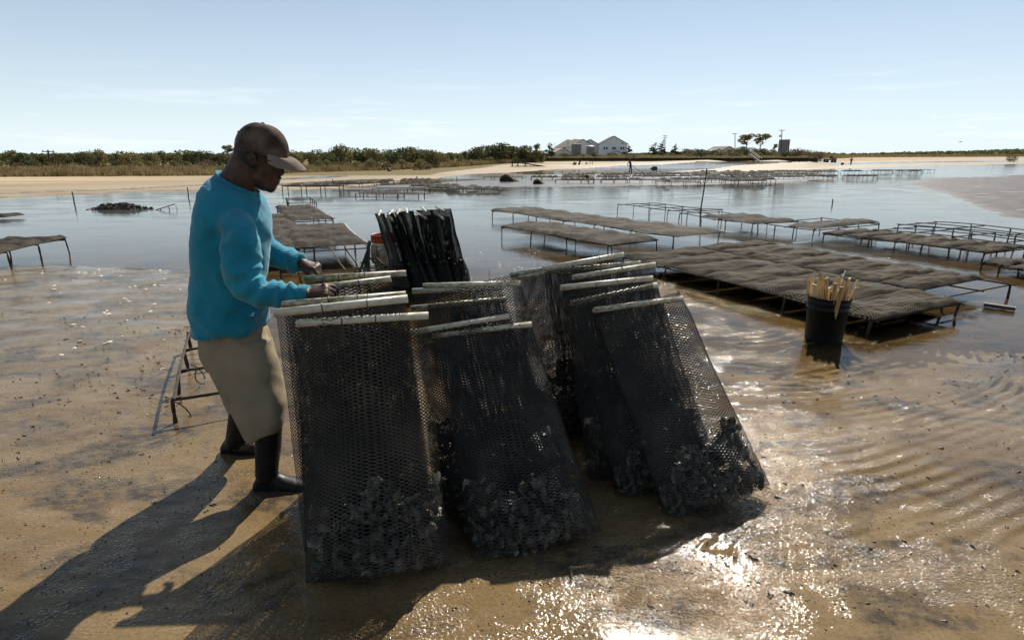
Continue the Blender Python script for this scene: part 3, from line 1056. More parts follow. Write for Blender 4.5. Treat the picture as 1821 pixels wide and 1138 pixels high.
# ------------------------------------------------------------------ welded rebar racks
def rack(A, u, w, L, Wd, label, group, h_leg=.3, mat='rebar', nleg=4, lod=0, rails=3, cross=4, bent=0.0, seed=0, legs=True, drop=None):
    """A: near corner on the top plane; u along, w across. Frame and legs are parts."""
    rng = random.Random(seed)
    base = Vector((A.x, A.y, ground_z(A.x, A.y) if lod < 2 else float(zw(A.y))))
    t = thing('rebar_rack', label, 'rack', base, group)
    rr = .0095 if lod < 2 else .014
    n = 6 if lod == 0 else 4 if lod == 1 else 3
    def pt(a, b, dz=0):
        q = A + u * a + w * b
        return q + Vector((0, 0, dz + bent * math.sin(a * 2.1 + seed) * .02))
    for j in range(rails):
        b = Wd * j / (rails - 1)
        mb = MB()
        mb.tube([pt(L * s / 8, b) for s in range(9)], rr, n)
        mb.build('rail', M[mat], t)
    for j in range(cross):
        a = L * (.02 + .96 * j / (cross - 1))
        mb = MB()
        mb.tube([pt(a, -.01, -.014), pt(a, Wd / 2, -.014), pt(a, Wd + .01, -.014)], rr, n)
        mb.build('crossbar', M[mat], t)
    if legs:
        xs, ys = [], []
        spots = []
        for j in range(nleg):
            a = L * (.015 + .97 * j / (nleg - 1))
            for b in (-.012, Wd + .012):
                q = A + u * a + w * b
                spots.append((a, b, q)); xs.append(q.x); ys.append(q.y)
        zs = ground_zs(xs, ys) if lod < 2 else zw(np.array(ys)) - .1
        for (a, b, q), zg in zip(spots, zs):
            mb = MB()
            sx, sy = rng.uniform(-.025, .025), rng.uniform(-.025, .025)
            top = q + Vector((0, 0, -.005))
            inw = w * (.05 if b < 0 else -.05)
            foot = Vector((q.x + sx, q.y + sy, zg - .03))
            pts_ = [top + inw + Vector((0, 0, .004)), top] + [top + (foot - top) * f for f in (.15, .35, .55, .75, 1)]
            mb.tube(pts_, [rr, rr * 1.1] + [rr * rng.uniform(1.05, 1.75) for _ in range(5)], n)
            mb.build('leg', M[mat], t)
    return t

def basis(pa, pb, pc, h):
    """rack corner points (pixels): pa-pb the near long edge, pb-pc the end"""
    A, B, C = G(*pa, h), G(*pb, h), G(*pc, h)
    u = (B - A); L = u.length; u.normalize()
    w = Vector((-u.y, u.x, 0)).normalized()
    Wd = (C - B).dot(w)
    if Wd < 0: w, Wd = -w, -Wd
    return A, u, w, L, Wd

RACK_G = 'rebar racks standing in the shallows'
FLAT_G = 'oyster bags lying flat on the racks'
def loaded_rack(pa, pb, pc, h, label, baglabel, slots, lod=1, n=None, Wmax=1.6, Wmin=.6, seed=0, pipes=0, cross=None, mat='rebar', nleg=4, Wd=None, rails=3, over=.06, blabs=None, legs=True, ends='its open water end'):
    A, u, w, L, Wc = basis(pa, pb, pc, h)
    Wc = Wd or min(max(Wc, Wmin), Wmax)
    n = n or max(int(round(L / .54)), 1)
    t = rack(A, u, w, L, Wc, label, RACK_G, mat=mat, lod=lod, seed=seed, nleg=nleg, cross=cross or n // 2 + 2, rails=rails, bent=1 if lod < 2 else 0, legs=legs)
    rng = random.Random(seed + 5)
    sw = L / n
    slots = list(slots)
    ordn = ['first', 'second', 'third', 'fourth', 'fifth', 'sixth', 'seventh']
    for i in range(n):
        if i not in slots: continue
        c = A + u * (sw * (i + .5)) + w * (Wc / 2 + rng.uniform(-.03, .03)) + Vector((0, 0, .004))
        tl = rng.uniform(-.05, .05)
        lb = baglabel if len(slots) == 1 else f'{ordn[slots.index(i)]} {baglabel}, counted from {ends}'
        flat_bag(rng.randrange(12), lod, c, u, w, sw * .97, Wc + over, lb, FLAT_G, pipes, tl)
    return t

# the pair of racks beside the standing bags: built to scale, bags laid across them
u1 = Vector((.447, -.894, 0)).normalized(); w1 = Vector((.894, .447, 0)).normalized()
for j, (A, L, Wd, lab) in enumerate([
    (Vector((1.62, 8.30, .15)), 3.78, 1.42, 'nearer one of the twin loaded racks, right behind the standing bags'),
    (Vector((2.93, 8.98, .165)), 3.62, 1.36, 'farther one of the twin loaded racks, bare at its outer corner'),
]):
    rack(A, u1, w1, L, Wd, lab, RACK_G, seed=60 + j, cross=6, bent=.6, nleg=5)
    n = 7
    rng = random.Random(70 + j)
    for i in range(n):
        sw = (L - (.28 if j else 0)) / n
        c = A + u1 * (sw * (i + .5)) + w1 * (Wd / 2 + rng.uniform(-.02, .02)) + Vector((0, 0, .003))
        nth = ['farthest from the bucket', 'second from the far end', 'third from the far end', 'at the middle', 'third from the near end', 'second from the near end', 'at the near end'][i]
        where = 'nearer' if j == 0 else 'farther'
        flat_bag(i + j, 0, c, u1, w1, sw * .98, Wd * (1.03 if j == 0 else 1.0), f'silt coated mesh bag lying on the {where} twin rack, {nth}', FLAT_G, 0, rng.uniform(-.03, .03))

loaded_rack((873, 374), (1207, 422), (1270, 413), .22, 'long rebar rack in open water behind the pipes, five flat bags end to end', 'flat bag on the long open water rack', range(6), n=6, seed=11, Wmin=.9, Wmax=1.2, nleg=7)
loaded_rack((891, 403), (1086, 437), (1166, 428), .22, 'shorter rebar rack in front of the long rack with three flat bags', 'flat bag on the shorter open water rack', range(4), n=4, seed=12, Wmin=.9, Wmax=1.2, nleg=4)
loaded_rack((1098, 364), (1226, 377), (1270, 368), .26, 'empty rebar rack on thin legs in open water beside the leaning pole', '', (), n=4, seed=13, Wmin=.8, Wmax=1.2, nleg=5, cross=5)
loaded_rack((1208, 380), (1342, 399), (1395, 388), .20, 'rebar rack behind the leaning pole holding one folded pile of mesh bags', 'lumpy mesh bag behind the leaning pole', (1, 2), n=3, seed=14, Wmin=.8, Wmax=1.2)
loaded_rack((1347, 397), (1450, 408), (1560, 395), .19, 'half loaded rebar rack with one mesh bag and bare bars towards the open flat', 'single flat mesh bag on the half loaded rack', (1,), n=2, seed=15, Wmin=1.0, Wmax=2.2, Wd=None)
loaded_rack((1463, 415), (1758, 451), (1800, 438), .14, 'rebar rack beyond the rippled channel carrying three netted bags', 'netted bag on the rack beyond the channel', range(6), n=6, lod=0, seed=16, Wmin=.8, Wmax=1.1)
loaded_rack((1748, 466), (1850, 486), (1880, 462), .10, 'low rack at the edge of the picture under one bulky grey bag', 'bulky grey bag on the low edge rack', (0, 1), n=2, lod=1, seed=17, Wmin=.8, Wmax=1.2)
loaded_rack((1552, 407), (1880, 441), (1930, 428), .22, 'long empty rebar rack behind the three netted bags', '', (), n=6, seed=18, Wmin=.8, Wmax=1.3, cross=5, nleg=5)
loaded_rack((1595, 399), (1900, 428), (1950, 418), .26, 'farthest long empty rebar rack running out of the picture', '', (), n=6, seed=19, Wmin=.7, Wmax=1.2, cross=4, nleg=5)
# the row behind the man's hands
loaded_rack((493, 369), (513, 394), (584, 387), .30, 'far rebar rack of the row behind the man, two bags side by side', 'grey bag on the far rack behind the man', range(3), n=3, ends='the far end', seed=20, Wmin=.9, Wmax=1.3, pipes=1)
loaded_rack((512, 405), (534, 486), (640, 476), .30, 'near rebar rack of the row behind the man, bare at the end by his hands', 'grey bag on the near rack behind the man', (0, 1, 2), n=5, ends='the far end', seed=21, Wmin=1.0, Wmax=1.4, pipes=1, mat='rebar_mud')
loaded_rack((440, 386), (440, 448), (508, 436), .26, 'rebar rack of the next row, mostly hidden behind the man', 'grey bag on the half hidden rack', range(5), n=5, ends='the far end', seed=22, Wmin=.9, Wmax=1.2, pipes=-1)
loaded_rack((509, 352), (514, 361), (548, 359), .3, 'small empty rebar rack at the far end of the row behind the man', '', (), n=2, seed=23, Wmin=.8, Wmax=1.2, cross=3)
loaded_rack((-60, 466), (116, 424), (70, 412), .25, 'rebar rack cut off by the picture edge with one sagging grey bag', 'sagging grey bag on the cut off rack', range(4), n=4, ends='the picture edge', seed=24, Wmin=.7, Wmax=.85)
# low bare frame on the sand behind the man's legs
loaded_rack((337, 590), (309, 711), (398, 700), .17, 'low empty rebar frame on the sand behind the man', '', (), n=4, seed=25, Wmin=.5, Wmax=.7, rails=2, cross=4, nleg=4, lod=0)
# wire hooks hanging in it
for i, (px, py, s) in enumerate([(340, 655, 1), (352, 664, -1), (310, 722, 1)]):
    q = G(px, py, .17)
    mb = MB()
    mb.tube([q + Vector((.05 * s * math.sin(a * .9), .03 * a, .03 * math.cos(a * 1.3) - .03 * a)) for a in np.linspace(0, 3.1, 10)], .004, 5)
    o = mb.build('wire_hook', M['rebar'], None, True, q)
    tag(o, ['curled wire hook hanging inside the low frame', 'looped wire hook bent round in the low frame', 'bent strip hanging from the near leg of the low frame'][i], 'wire hook')

# ------------------------------------------------------------------ the man
M['skin'] = pm('dark brown skin', [(.3, (.034, .016, .010)), (.55, (.066, .033, .021)), (.8, (.105, .054, .035))], 26, 5, .52, .35, 200, spec=.28, dist=.003)
M['boot'] = pm('black rubber boot', [(.3, grey(.006)), (.6, grey(.009)), (.8, (.02, .017, .013))], 14, 5, .5, .2, 60, rvar=.1, dist=.004, spec=.2)
M['khaki'] = pm('muddy khaki cotton', [(.26, (.125, .096, .062)), (.45, (.245, .197, .133)), (.7, (.30, .243, .168))], 5, 7, .9, .35, 240, spec=.15, dist=.003)
M['cap'] = pm('grimy brown cap cotton', [(.36, (.020, .016, .013)), (.49, (.078, .056, .042)), (.68, (.15, .11, .086))], 9, 5, .9, .4, 260, spec=.1, dist=.003)
M['brim'] = pm('faded brown brim cotton', [(.3, (.15, .115, .09)), (.7, (.23, .18, .145))], 18, 5, .9, .4, 260, spec=.1, dist=.003)
M['beard'] = pm('short black hair', [(.3, grey(.004)), (.7, (.015, .012, .010))], 90, 3, .7, .8, 300, dist=.004)
M['lens'] = pm('dark spectacle lens', [(.3, grey(.004)), (.7, grey(.008))], 5, 2, .08)
M['eye'] = pm('eye white', [(.3, (.5, .46, .42)), (.7, (.6, .56, .52))], 5, 2, .2)

def sweater_material():
    m, nt, out = new_mat('turquoise waffle knit')
    L = nt.links
    tc = nt.nodes.new('ShaderNodeTexCoord'); o = tc.outputs['Object']
    n1 = noise_node(nt, o, 5, 6)
    rp = ramp_node(nt, n1.outputs['Fac'], [(.3, (.007, .140, .220)), (.5, (.010, .195, .280)), (.7, (.016, .235, .320))])
    # soiled cuffs and a few dark smudges
    n2 = noise_node(nt, o, 9, 3)
    sp = ramp_node(nt, n2.outputs['Fac'], [(.70, grey(0)), (.76, grey(.75))])
    at = nt.nodes.new('ShaderNodeAttribute'); at.attribute_name = 'soil'
    mx0 = nt.nodes.new('ShaderNodeMath'); mx0.operation = 'MAXIMUM'
    L.new(sp.outputs['Color'], mx0.inputs[0]); L.new(at.outputs['Fac'], mx0.inputs[1])
    mx = nt.nodes.new('ShaderNodeMixRGB'); mx.inputs['Color2'].default_value = (.075, .085, .062, 1)
    L.new(mx0.outputs[0], mx.inputs['Fac']); L.new(rp.outputs['Color'], mx.inputs['Color1'])
    b = nt.nodes.new('ShaderNodeBsdfPrincipled')
    L.new(mx.outputs['Color'], b.inputs['Base Color'])
    b.inputs['Roughness'].default_value = .9; b.inputs['Specular IOR Level'].default_value = .15
    b.inputs['Sheen Weight'].default_value = .25
    wv = nt.nodes.new('ShaderNodeTexWave'); wv.wave_type = 'BANDS'; wv.bands_direction = 'Z'
    wv.inputs['Scale'].default_value = 38; wv.inputs['Distortion'].default_value = 1.2; wv.inputs['Detail'].default_value = 1
    wv2 = nt.nodes.new('ShaderNodeTexWave'); wv2.wave_type = 'BANDS'; wv2.bands_direction = 'DIAGONAL'
    wv2.inputs['Scale'].default_value = 40; wv2.inputs['Distortion'].default_value = 1.0
    L.new(o, wv.inputs['Vector']); L.new(o, wv2.inputs['Vector'])
    ad = nt.nodes.new('ShaderNodeMath'); ad.operation = 'MULTIPLY_ADD'; ad.inputs[1].default_value = .4
    L.new(wv2.outputs['Fac'], ad.inputs[0]); L.new(wv.outputs['Fac'], ad.inputs[2])
    bp = nt.nodes.new('ShaderNodeBump'); bp.inputs['Strength'].default_value = .3; bp.inputs['Distance'].default_value = .0025
    L.new(ad.outputs[0], bp.inputs['Height']); L.new(bp.outputs['Normal'], b.inputs['Normal'])
    L.new(b.outputs['BSDF'], out.inputs['Surface'])
    return m
M['sweater'] = sweater_material()

YM = 2.62
ORG = Vector((-1.36, 2.62, ground_z(-1.36, 2.62)))
man = thing('person', 'man in a turquoise sweater, brown cap and khaki shorts bending over the bag pipes', 'person', ORG)

def ell_ring(a, b, hw, n=28, e=2.3):
    """cross section through two silhouette points (front/back) with half width hw along Y"""
    c = (a + b) / 2; h = (b - a) / 2
    out = []
    for k in range(n):
        t = 2 * math.pi * k / n
        ct, st = math.cos(t), math.sin(t)
        ct = math.copysign(abs(ct) ** (2 / e), ct); st = math.copysign(abs(st) ** (2 / e), st)
        out.append(c + h * ct + Vector((0, 1, 0)) * hw * st)
    return out

def sil(mb, rows, Y=YM, n=28):
    return mb.rings([ell_ring(P(*a, Y + (r[0] if r else 0)), P(*b, Y + (r[0] if r else 0)), hw, n) for a, b, hw, *r in rows])

def limb(mb, pts, n=16):
    """pts: (px, py, Y, radius)"""
    return mb.tube([P(p[0], p[1], p[2]) for p in pts], [p[3] for p in pts], n)

def fine(pts, k=5):
    """round off a list of (…) control points"""
    a = np.array(pts, float); n = len(a); out = []
    for i in range(n - 1):
        p0, p1, p2, p3 = a[max(i - 1, 0)], a[i], a[i + 1], a[min(i + 2, n - 1)]
        for s in range(k):
            t = s / k
            out.append(.5 * ((2 * p1) + (-p0 + p2) * t + (2 * p0 - 5 * p1 + 4 * p2 - p3) * t * t + (-p0 + 3 * p1 - 3 * p2 + p3) * t ** 3))
    out.append(a[-1])
    return [tuple(q) for q in out]

TORSO = [((349, 590), (473, 578), .176), ((347, 562), (471, 558), .174), ((347, 520), (467, 520), .164), ((349, 470), (470, 475), .170),
         ((351, 430), (473, 438), .183), ((352, 395), (475, 410), .196), ((357, 362), (474, 388), .196), ((362, 340), (470, 371), .168), ((374, 322), (467, 358), .122), ((386, 312), (461, 350), .082)]
ARM_N = fine([(412, 392, 2.50, .072), (423, 425, 2.42, .084), (430, 472, 2.40, .080), (441, 508, 2.385, .069), (470, 521, 2.375, .057), (512, 524, 2.365, .049), (547, 524, 2.355, .043)])
ARM_F = fine([(428, 385, 2.79, .085), (452, 420, 2.84, .080), (470, 446, 2.87, .072), (500, 458, 2.83, .060), (534, 468, 2.77, .044)])

# bare body: one continuous skin
body = MB()
sil(body, [((366, 590), (456, 578), .120), ((366, 540), (452, 540), .122), ((368, 470), (454, 475), .128), ((370, 410), (456, 418), .138), ((376, 365), (456, 386), .138), ((390, 335), (450, 362), .10)])
body.rings([ell_ring(P(*a, YM), P(*b, YM), hw) for a, b, hw in [((384, 325), (458, 362), .075), ((396, 306), (452, 342), .060), ((409, 286), (458, 330), .058), ((420, 262), (468, 310), .060)]])
Rt = Euler((0, R(22), 0)).to_matrix()
body.ellipsoid(P(462, 265, YM), (.108, .078, .112), Euler((0, R(10), 0)).to_matrix(), 20, 14)
body.ellipsoid(P(479, 298, YM), (.056, .060, .092), Rt, 18, 12)
body.ellipsoid(P(470, 318, YM), (.060, .053, .042), Euler((0, R(35), 0)).to_matrix(), 16, 10)
body.ellipsoid(P(483, 331, YM), (.024, .026, .022), None, 12, 8)
body.ellipsoid(P(496, 283, YM), (.020, .050, .012), None, 12, 8)          # brow
body.tube([P(497, 287, YM), P(500, 300, YM), P(502.5, 309.5, YM)], [.008, .011, .013], 10)
for s in (-1, 1):
    body.ellipsoid(P(499, 311, YM) + Vector((0, s * .012, 0)), (.010, .009, .008), None, 8, 6)
    e = P(464, 284, YM) + Vector((0, s * .080, 0))
    body.ellipsoid(e, (.019, .007, .031), Euler((R(-14 * s), R(-14), R(14 * s))).to_matrix(), 12, 8)
    body.tube([e + Vector((.014, s * .007, .010)), e + Vector((.004, s * .010, .028)), e + Vector((-.013, s * .011, .020)), e + Vector((-.016, s * .010, -.004)), e + Vector((-.004, s * .006, -.026))], .0055, 6)
    body.ellipsoid(P(486, 306, YM) + Vector((0, s * .036, 0)), (.020, .016, .016), None, 10, 6)
body.ellipsoid(P(494.5, 321.5, YM), (.010, .022, .0065), Rt, 10, 6)
body.ellipsoid(P(492.5, 326.5, YM), (.010, .020, .0065), Rt, 10, 6)
limb(body, [(p[0], p[1], p[2], p[3] * .50 if p[0] < 520 else p[3] * .62) for p in ARM_N] + [(553, 521, 2.352, .027)])
limb(body, [(p[0], p[1], p[2], p[3] * .50 if p[0] < 515 else p[3] * .62) for p in ARM_F] + [(541, 470, 2.76, .027)])

def hand(mb, wrist, d, nrm, thumb_side, curls, spread=.05, thumb=(.9, .2), tcurl=(.35, .4), sc=1.0):
    d = d.normalized(); nrm = (nrm - d * nrm.dot(d)).normalized(); s = d.cross(nrm).normalized() * thumb_side
    # palm
    secs = [(0, .027, .020), (.025, .033, .019), (.055, .041, .017), (.082, .043, .014), (.092, .039, .010)]
    rg = []
    for l, wv, tv in secs:
        rg.append([wrist + d * l * sc + s * (math.cos(t) * wv * sc) + nrm * (math.sin(t) * tv * sc - (.004 if l > .05 else 0)) for t in np.linspace(0, 2 * math.pi, 15)[:-1]])
    mb.rings(rg)
    lens = [(.043, .027, .021), (.048, .031, .022), (.044, .029, .021), (.034, .022, .019)]
    for i in range(4):
        off = (.031 - .0205 * i)
        p = wrist + d * (.080 - .004 * abs(i - 1)) * sc + s * off * sc
        dd = (d + s * spread * (1.5 - i)).normalized()
        pts, rr = [p - dd * .012, p], [.0098 * sc, .0102 * sc]
        ang = 0
        for jn in range(3):
            ang += curls[i][jn]
            q = dd * math.cos(ang) - nrm * math.sin(ang)
            p = p + q * lens[i][jn] * sc
            pts.append(p); rr.append((.0092, .0084, .0068)[jn] * sc * (.9 if i == 3 else 1))
        mb.tube(pts, rr, 10)
        mb.ellipsoid(pts[-1], [rr[-1]] * 3, None, 8, 6)
        mb.ellipsoid(pts[1] + nrm * .003, [.0108 * sc] * 3, None, 8, 6)
    p = wrist + d * .020 * sc + s * .022 * sc - nrm * .004
    q = (d * thumb[0] + s * .75 - nrm * thumb[1]).normalized()
    pts, rr = [p, p + q * .038 * sc], [.0145 * sc, .0118 * sc]
    q2 = (q + d * tcurl[0] - s * tcurl[1] - nrm * .15).normalized()
    pts.append(pts[-1] + q2 * .032 * sc); rr.append(.0100 * sc)
    q3 = (q2 + d * .15 - s * tcurl[1] * .6 - nrm * .2).normalized()
    pts.append(pts[-1] + q3 * .025 * sc); rr.append(.0078 * sc)
    mb.tube(pts, rr, 10)
    mb.ellipsoid(pts[-1], [rr[-1]] * 3, None, 8, 6)
    return mb

# near hand: back of the hand up, fingers closing on a cable tie; far hand: reaching down with the forefinger
hand(body, P(549, 523, 2.353), Vector((.90, .16, .20)), Vector((-.15, -.62, .80)), -1, [(.55, .75, .45), (.85, .95, .6), (1.0, 1.0, .7), (1.05, 1.05, .7)], .04, (.9, .45), (.6, .4), .92)
hand(body, P(537, 468, 2.765), Vector((.84, -.12, -.18)), Vector((.30, -.25, .90)), 1, [(.75, .35, .2), (1.0, .8, .5), (1.1, .95, .6), (1.15, 1.0, .6)], .05, (.8, .5), (.5, .25), .95)
# legs
LEG_N = [(424, 612, 2.56, .070), (448, 690, 2.52, .070), (474, 745, 2.48, .052), (476, 800, 2.465, .046), (474, 850, 2.458, .036)]
LEG_F = [(416, 612, 2.69, .070), (430, 690, 2.74, .068), (426, 740, 2.78, .050), (420, 785, 2.81, .038)]
limb(body, LEG_N); limb(body, LEG_F)
for leg in (LEG_N[-1], LEG_F[-1]):
    p = P(leg[0], leg[1], leg[2])
    body.tube([p + Vector((-.03, 0, -.02)), p + Vector((.06, 0, -.03)), p + Vector((.15, 0, -.045))], [.034, .034, .026], 10)
skin = body.build('body', M['skin'], man)
remesh(skin, .0052, 3, .4)

# sweater
sw = MB()
sil(sw, TORSO)
limb(sw, ARM_N, 20); limb(sw, ARM_F, 20)
swo = sw.build('sweater', M['sweater'], man)
remesh(swo, .0072, 22, .5)
me = swo.data
nv = len(me.vertices)
co = np.empty(nv * 3, np.float32); me.vertices.foreach_get('co', co); co = co.reshape(-1, 3).astype(float)
no = np.empty(nv * 3, np.float32); me.vertices.foreach_get('normal', no); no = no.reshape(-1, 3)
W = co + np.array(ORG)
ppx, ppy = proj(W[:, 0], W[:, 1], W[:, 2])
near_s = W[:, 1] < 2.56
sleeve_n = near_s & (ppx > 380)
disp = .007 * vnoise(W[:, 0] * 6 + W[:, 2] * 3, W[:, 1] * 5 + W[:, 2] * 5, 3) + .004 * fbm(W[:, 0] * 14, W[:, 2] * 10 + W[:, 1] * 8, 3, 8)
# elbow folds fan out from the crook; cuff rings; hip gathers; armpit creases
el = np.exp(-(((ppx - 462) / 55) ** 2 + ((ppy - 500) / 40) ** 2)) * sleeve_n
angc = np.arctan2(ppy - 470, ppx - 500)
disp += el * .009 * np.sin(angc * 13 + 1.5 * vnoise(W[:, 0] * 9, W[:, 1] * 9, 4))
fore = np.clip((ppx - 480) / 30, 0, 1) * (ppy > 400)
disp += fore * .0045 * np.sin(ppx / 3.7 + 2 * vnoise(W[:, 1] * 14, W[:, 2] * 14, 6)) * (1 + .5 * vnoise(W[:, 0] * 11, W[:, 2] * 8, 12))
hip = np.clip((ppy - 520) / 40, 0, 1) * (ppx < 478)
disp += hip * .006 * np.sin(ppx / 9 + ppy / 14 + 2.5 * vnoise(W[:, 0] * 5, W[:, 2] * 7, 7))
arm_pit = np.exp(-(((ppx - 392) / 30) ** 2 + ((ppy - 415) / 55) ** 2)) * near_s
disp -= arm_pit * .018
disp += arm_pit * .006 * np.sin((ppy + ppx * .6) / 7)
up = np.exp(-(((ppx - 440) / 45) ** 2 + ((ppy - 450) / 60) ** 2)) * sleeve_n
disp += up * .0045 * np.sin((ppy * .8 - ppx * .55) / 7.5 + 2 * vnoise(W[:, 0] * 6, W[:, 2] * 6, 9))
def ridged(a, b, k, seed):
    return np.clip(1 - np.abs(vnoise(a * k, b * k, seed)) * 1.7, 0, 1) ** 2.2
crease = ridged(W[:, 0] + W[:, 2] * .5, W[:, 2] * .7 - W[:, 1] * .4, 7, 61) * .008 + ridged(W[:, 0] * .6 + W[:, 1] * .7, W[:, 2] * 1.4 + W[:, 0] * .5, 11, 63) * .004
disp += crease * np.clip(.35 + hip * .8 + el + fore * .7 + up * .8, 0, 1.2)
co += no * disp[:, None]
me.vertices.foreach_set('co', co.astype(np.float32).ravel())
me.update()
soil = np.clip((ppx - 500) / 60, 0, 1) * (ppy > 440) * np.clip(.45 + 1.2 * vnoise(W[:, 0] * 16, W[:, 2] * 16, 5), 0, 1) * .75
at = me.attributes.new('soil', 'FLOAT', 'POINT'); at.data.foreach_set('value', soil.astype(np.float32))
# collar, cuffs and hem as ribbed bands
band = MB()
c0, c1 = P(384, 311, YM), P(463, 351, YM)
rg = []
for s, (up_, wd) in enumerate([(0, .084), (.012, .082), (.020, .078), (.016, .074), (.004, .074)]):
    a, b = c0 + Vector((.004 * s, 0, up_)), c1 + Vector((-.002 * s, 0, up_))
    rg.append(ell_ring(a, b, wd, 32, 2.0))
band.rings(rg, caps=False)
band.build('collar', M['sweater'], man, True)
for (pts, nm) in ((ARM_N, 'cuff'), (ARM_F, 'cuff')):
    p1, p0 = P(*pts[-1][:3]), P(*pts[-4][:3])
    dv = (p1 - p0).normalized()
    cb = MB()
    r0 = pts[-1][3]
    cb.tube([p1 - dv * .030, p1 - dv * .022, p1 - dv * .010, p1, p1 + dv * .006, p1 + dv * .004], [r0 * 1.04, r0 * 1.0, r0 * .98, r0 * .98, r0 * .92, r0 * .7], 22, False)
    cb.build(nm, M['sweater'], man, True)

# shorts
sh = MB()
sil(sh, [((364, 574), (458, 562), .132), ((360, 596), (474, 588), .150), ((363, 622), (484, 615), .164), ((374, 650), (489, 645), .160)])
sil(sh, fine_rows := [((364, 608), (480, 602), .084, -.07), ((373, 645), (493, 640), .106, -.08), ((393, 690), (504, 682), .108, -.10), ((418, 735), (511, 712), .104, -.125), ((439, 770), (509, 742), .098, -.14), ((446, 780), (503, 757), .094, -.145)])
sil(sh, [((364, 608), (470, 602), .086, .08), ((374, 650), (476, 645), .105, .10), ((398, 700), (472, 694), .100, .13), ((408, 726), (466, 720), .094, .15)])
sho = sh.build('shorts', M['khaki'], man)
remesh(sho, .010, 9, .5)
me = sho.data
nv = len(me.vertices)
co = np.empty(nv * 3, np.float32); me.vertices.foreach_get('co', co); co = co.reshape(-1, 3).astype(float)
no = np.empty(nv * 3, np.float32); me.vertices.foreach_get('normal', no); no = no.reshape(-1, 3)
W = co + np.array(ORG)
ppx, ppy = proj(W[:, 0], W[:, 1], W[:, 2])
d_ = .008 * vnoise(W[:, 0] * 5 + W[:, 2] * 2, W[:, 2] * 3 + W[:, 1] * 4, 13) + .0035 * fbm(W[:, 0] * 13, W[:, 2] * 9 + W[:, 1] * 7, 3, 14)
d_ += np.clip((ppy - 640) / 60, 0, 1) * .006 * np.sin(ppx / 10 - ppy / 26 + 2 * vnoise(W[:, 0] * 4, W[:, 2] * 5, 15))
d_ += np.exp(-((ppy - 600) / 25) ** 2) * .005 * np.sin(ppx / 8 + 1.5 * vnoise(W[:, 0] * 5, W[:, 2] * 5, 16))
co += no * d_[:, None]
me.vertices.foreach_set('co', co.astype(np.float32).ravel()); me.update()

# boots
for (leg, heel, gy) in (([(478, 742, 2.475, .064), (477, 790, 2.466, .061), (475, 825, 2.461, .055), (474, 846, 2.459, .053)], (454, 872), 2.458), ([(430, 712, 2.77, .062), (427, 745, 2.79, .060), (421, 775, 2.81, .055), (418, 790, 2.815, .053)], (396, 806), 2.82)):
    b = MB()
    limb(b, leg, 18)
    hp = P(heel[0], heel[1], gy)
    z0 = min(hp.z, ground_z(hp.x + .1, gy) + .004) - .004
    hp.z = z0
    ank = P(*leg[-1][:3])
    secs = [(-.002, .026, .030, .05), (.02, .036, .040, .085), (.06, .037, .044, .125), (.11, .036, .046, .105), (.16, .044, .044, .082), (.215, .047, .040, .066), (.255, .040, .034, .052), (.278, .022, .024, .034)]
    rg = []
    for l, wv, _, ht in secs:
        c = hp + Vector((l, 0, ht / 2))
        rg.append([c + Vector((0, math.cos(t) * wv, math.copysign(abs(math.sin(t)) ** .7, math.sin(t)) * ht / 2)) for t in np.linspace(0, 2 * math.pi, 17)[:-1]])
    b.rings(rg)
    b.tube([ank, hp + Vector((.05, 0, .07))], [.053, .045], 16)
    bo = b.build('boot', M['boot'], man)
    remesh(bo, .0075, 5, .5)
    so = MB()
    rg = []
    for zz, k in ((0, 1.03), (.016, 1.06), (.022, 1.0)):
        rg.append([hp + Vector((-.004 + .287 * (.5 - .5 * math.cos(t)) , math.sin(t) * .045 * k * (1 - .18 * math.cos(2 * t - .4)), zz)) for t in np.linspace(0, 2 * math.pi, 25)[:-1]])
    so.rings(rg)
    so.build('sole', M['boot'], bo, True, origin=ORG)

# cap
cap = MB()
cc = P(465.5, 270, YM)
tilt = Euler((0, R(9), 0)).to_matrix()
def dome(th, ph, k=1.0):
    """th from the rim (0) up to the button (pi/2); ph round the head, 0 in front"""
    seam = 1 - .012 * math.exp(-((((ph / (math.pi / 3)) + .5) % 1 - .5) / .06) ** 2)
    squash = 1 - .10 * max(0, math.sin(2 * th)) * (ph > 1.8 or ph < -1.8)
    rx, ry, rz = .117 * k * seam * squash, .0845 * k * seam, .119 * k
    q = Vector((rx * math.cos(th) ** .85 * math.cos(ph), ry * math.cos(th) ** .85 * math.sin(ph), rz * math.sin(th) + .004 * math.sin(ph * 5) * math.cos(th)))
    return cc + tilt @ q
phs = np.linspace(-math.pi, math.pi, 61)[:-1]
rg = [[dome(th, ph) + tilt @ Vector((0, 0, dz)) for ph in phs] for th, dz in [(0, -.012), (0, 0)] + [(t, 0) for t in np.linspace(.08, 1.52, 14)]]
cap.rings(rg, caps=False)
cap.add(rg[-1], [tuple(range(60))])
inn = [[dome(th, ph, .965) + tilt @ Vector((0, 0, -.012)) for ph in phs] for th in (0, .3, .8, 1.4)]
cap.rings([rg[0]] + inn, caps=False)
co_ = cap.build('cap', M['cap'], man, True)
br = MB()
top, bot = [], []
for i in range(9):
    s = i / 8
    rt, rb = [], []
    for ph in np.linspace(-1.05, 1.05, 21):
        e = math.cos(ph / 1.05 * math.pi / 2) ** .6
        base = dome(0, ph) + tilt @ Vector((-.004, 0, -.006))
        out_ = Vector((.076 * e * s, .006 * math.sin(ph) * s, -.054 * s * e ** .7 - .034 * s * (abs(ph) / 1.05) ** 2 * 1.0 + .012 * math.sin(s * math.pi)))
        rt.append(base + out_); rb.append(base + out_ + Vector((0, 0, -.0045)))
    top.append(rt); bot.append(rb)
br.grid(top); br.grid([list(reversed(r_)) for r_ in bot])
br.grid([top[-1], bot[-1]])
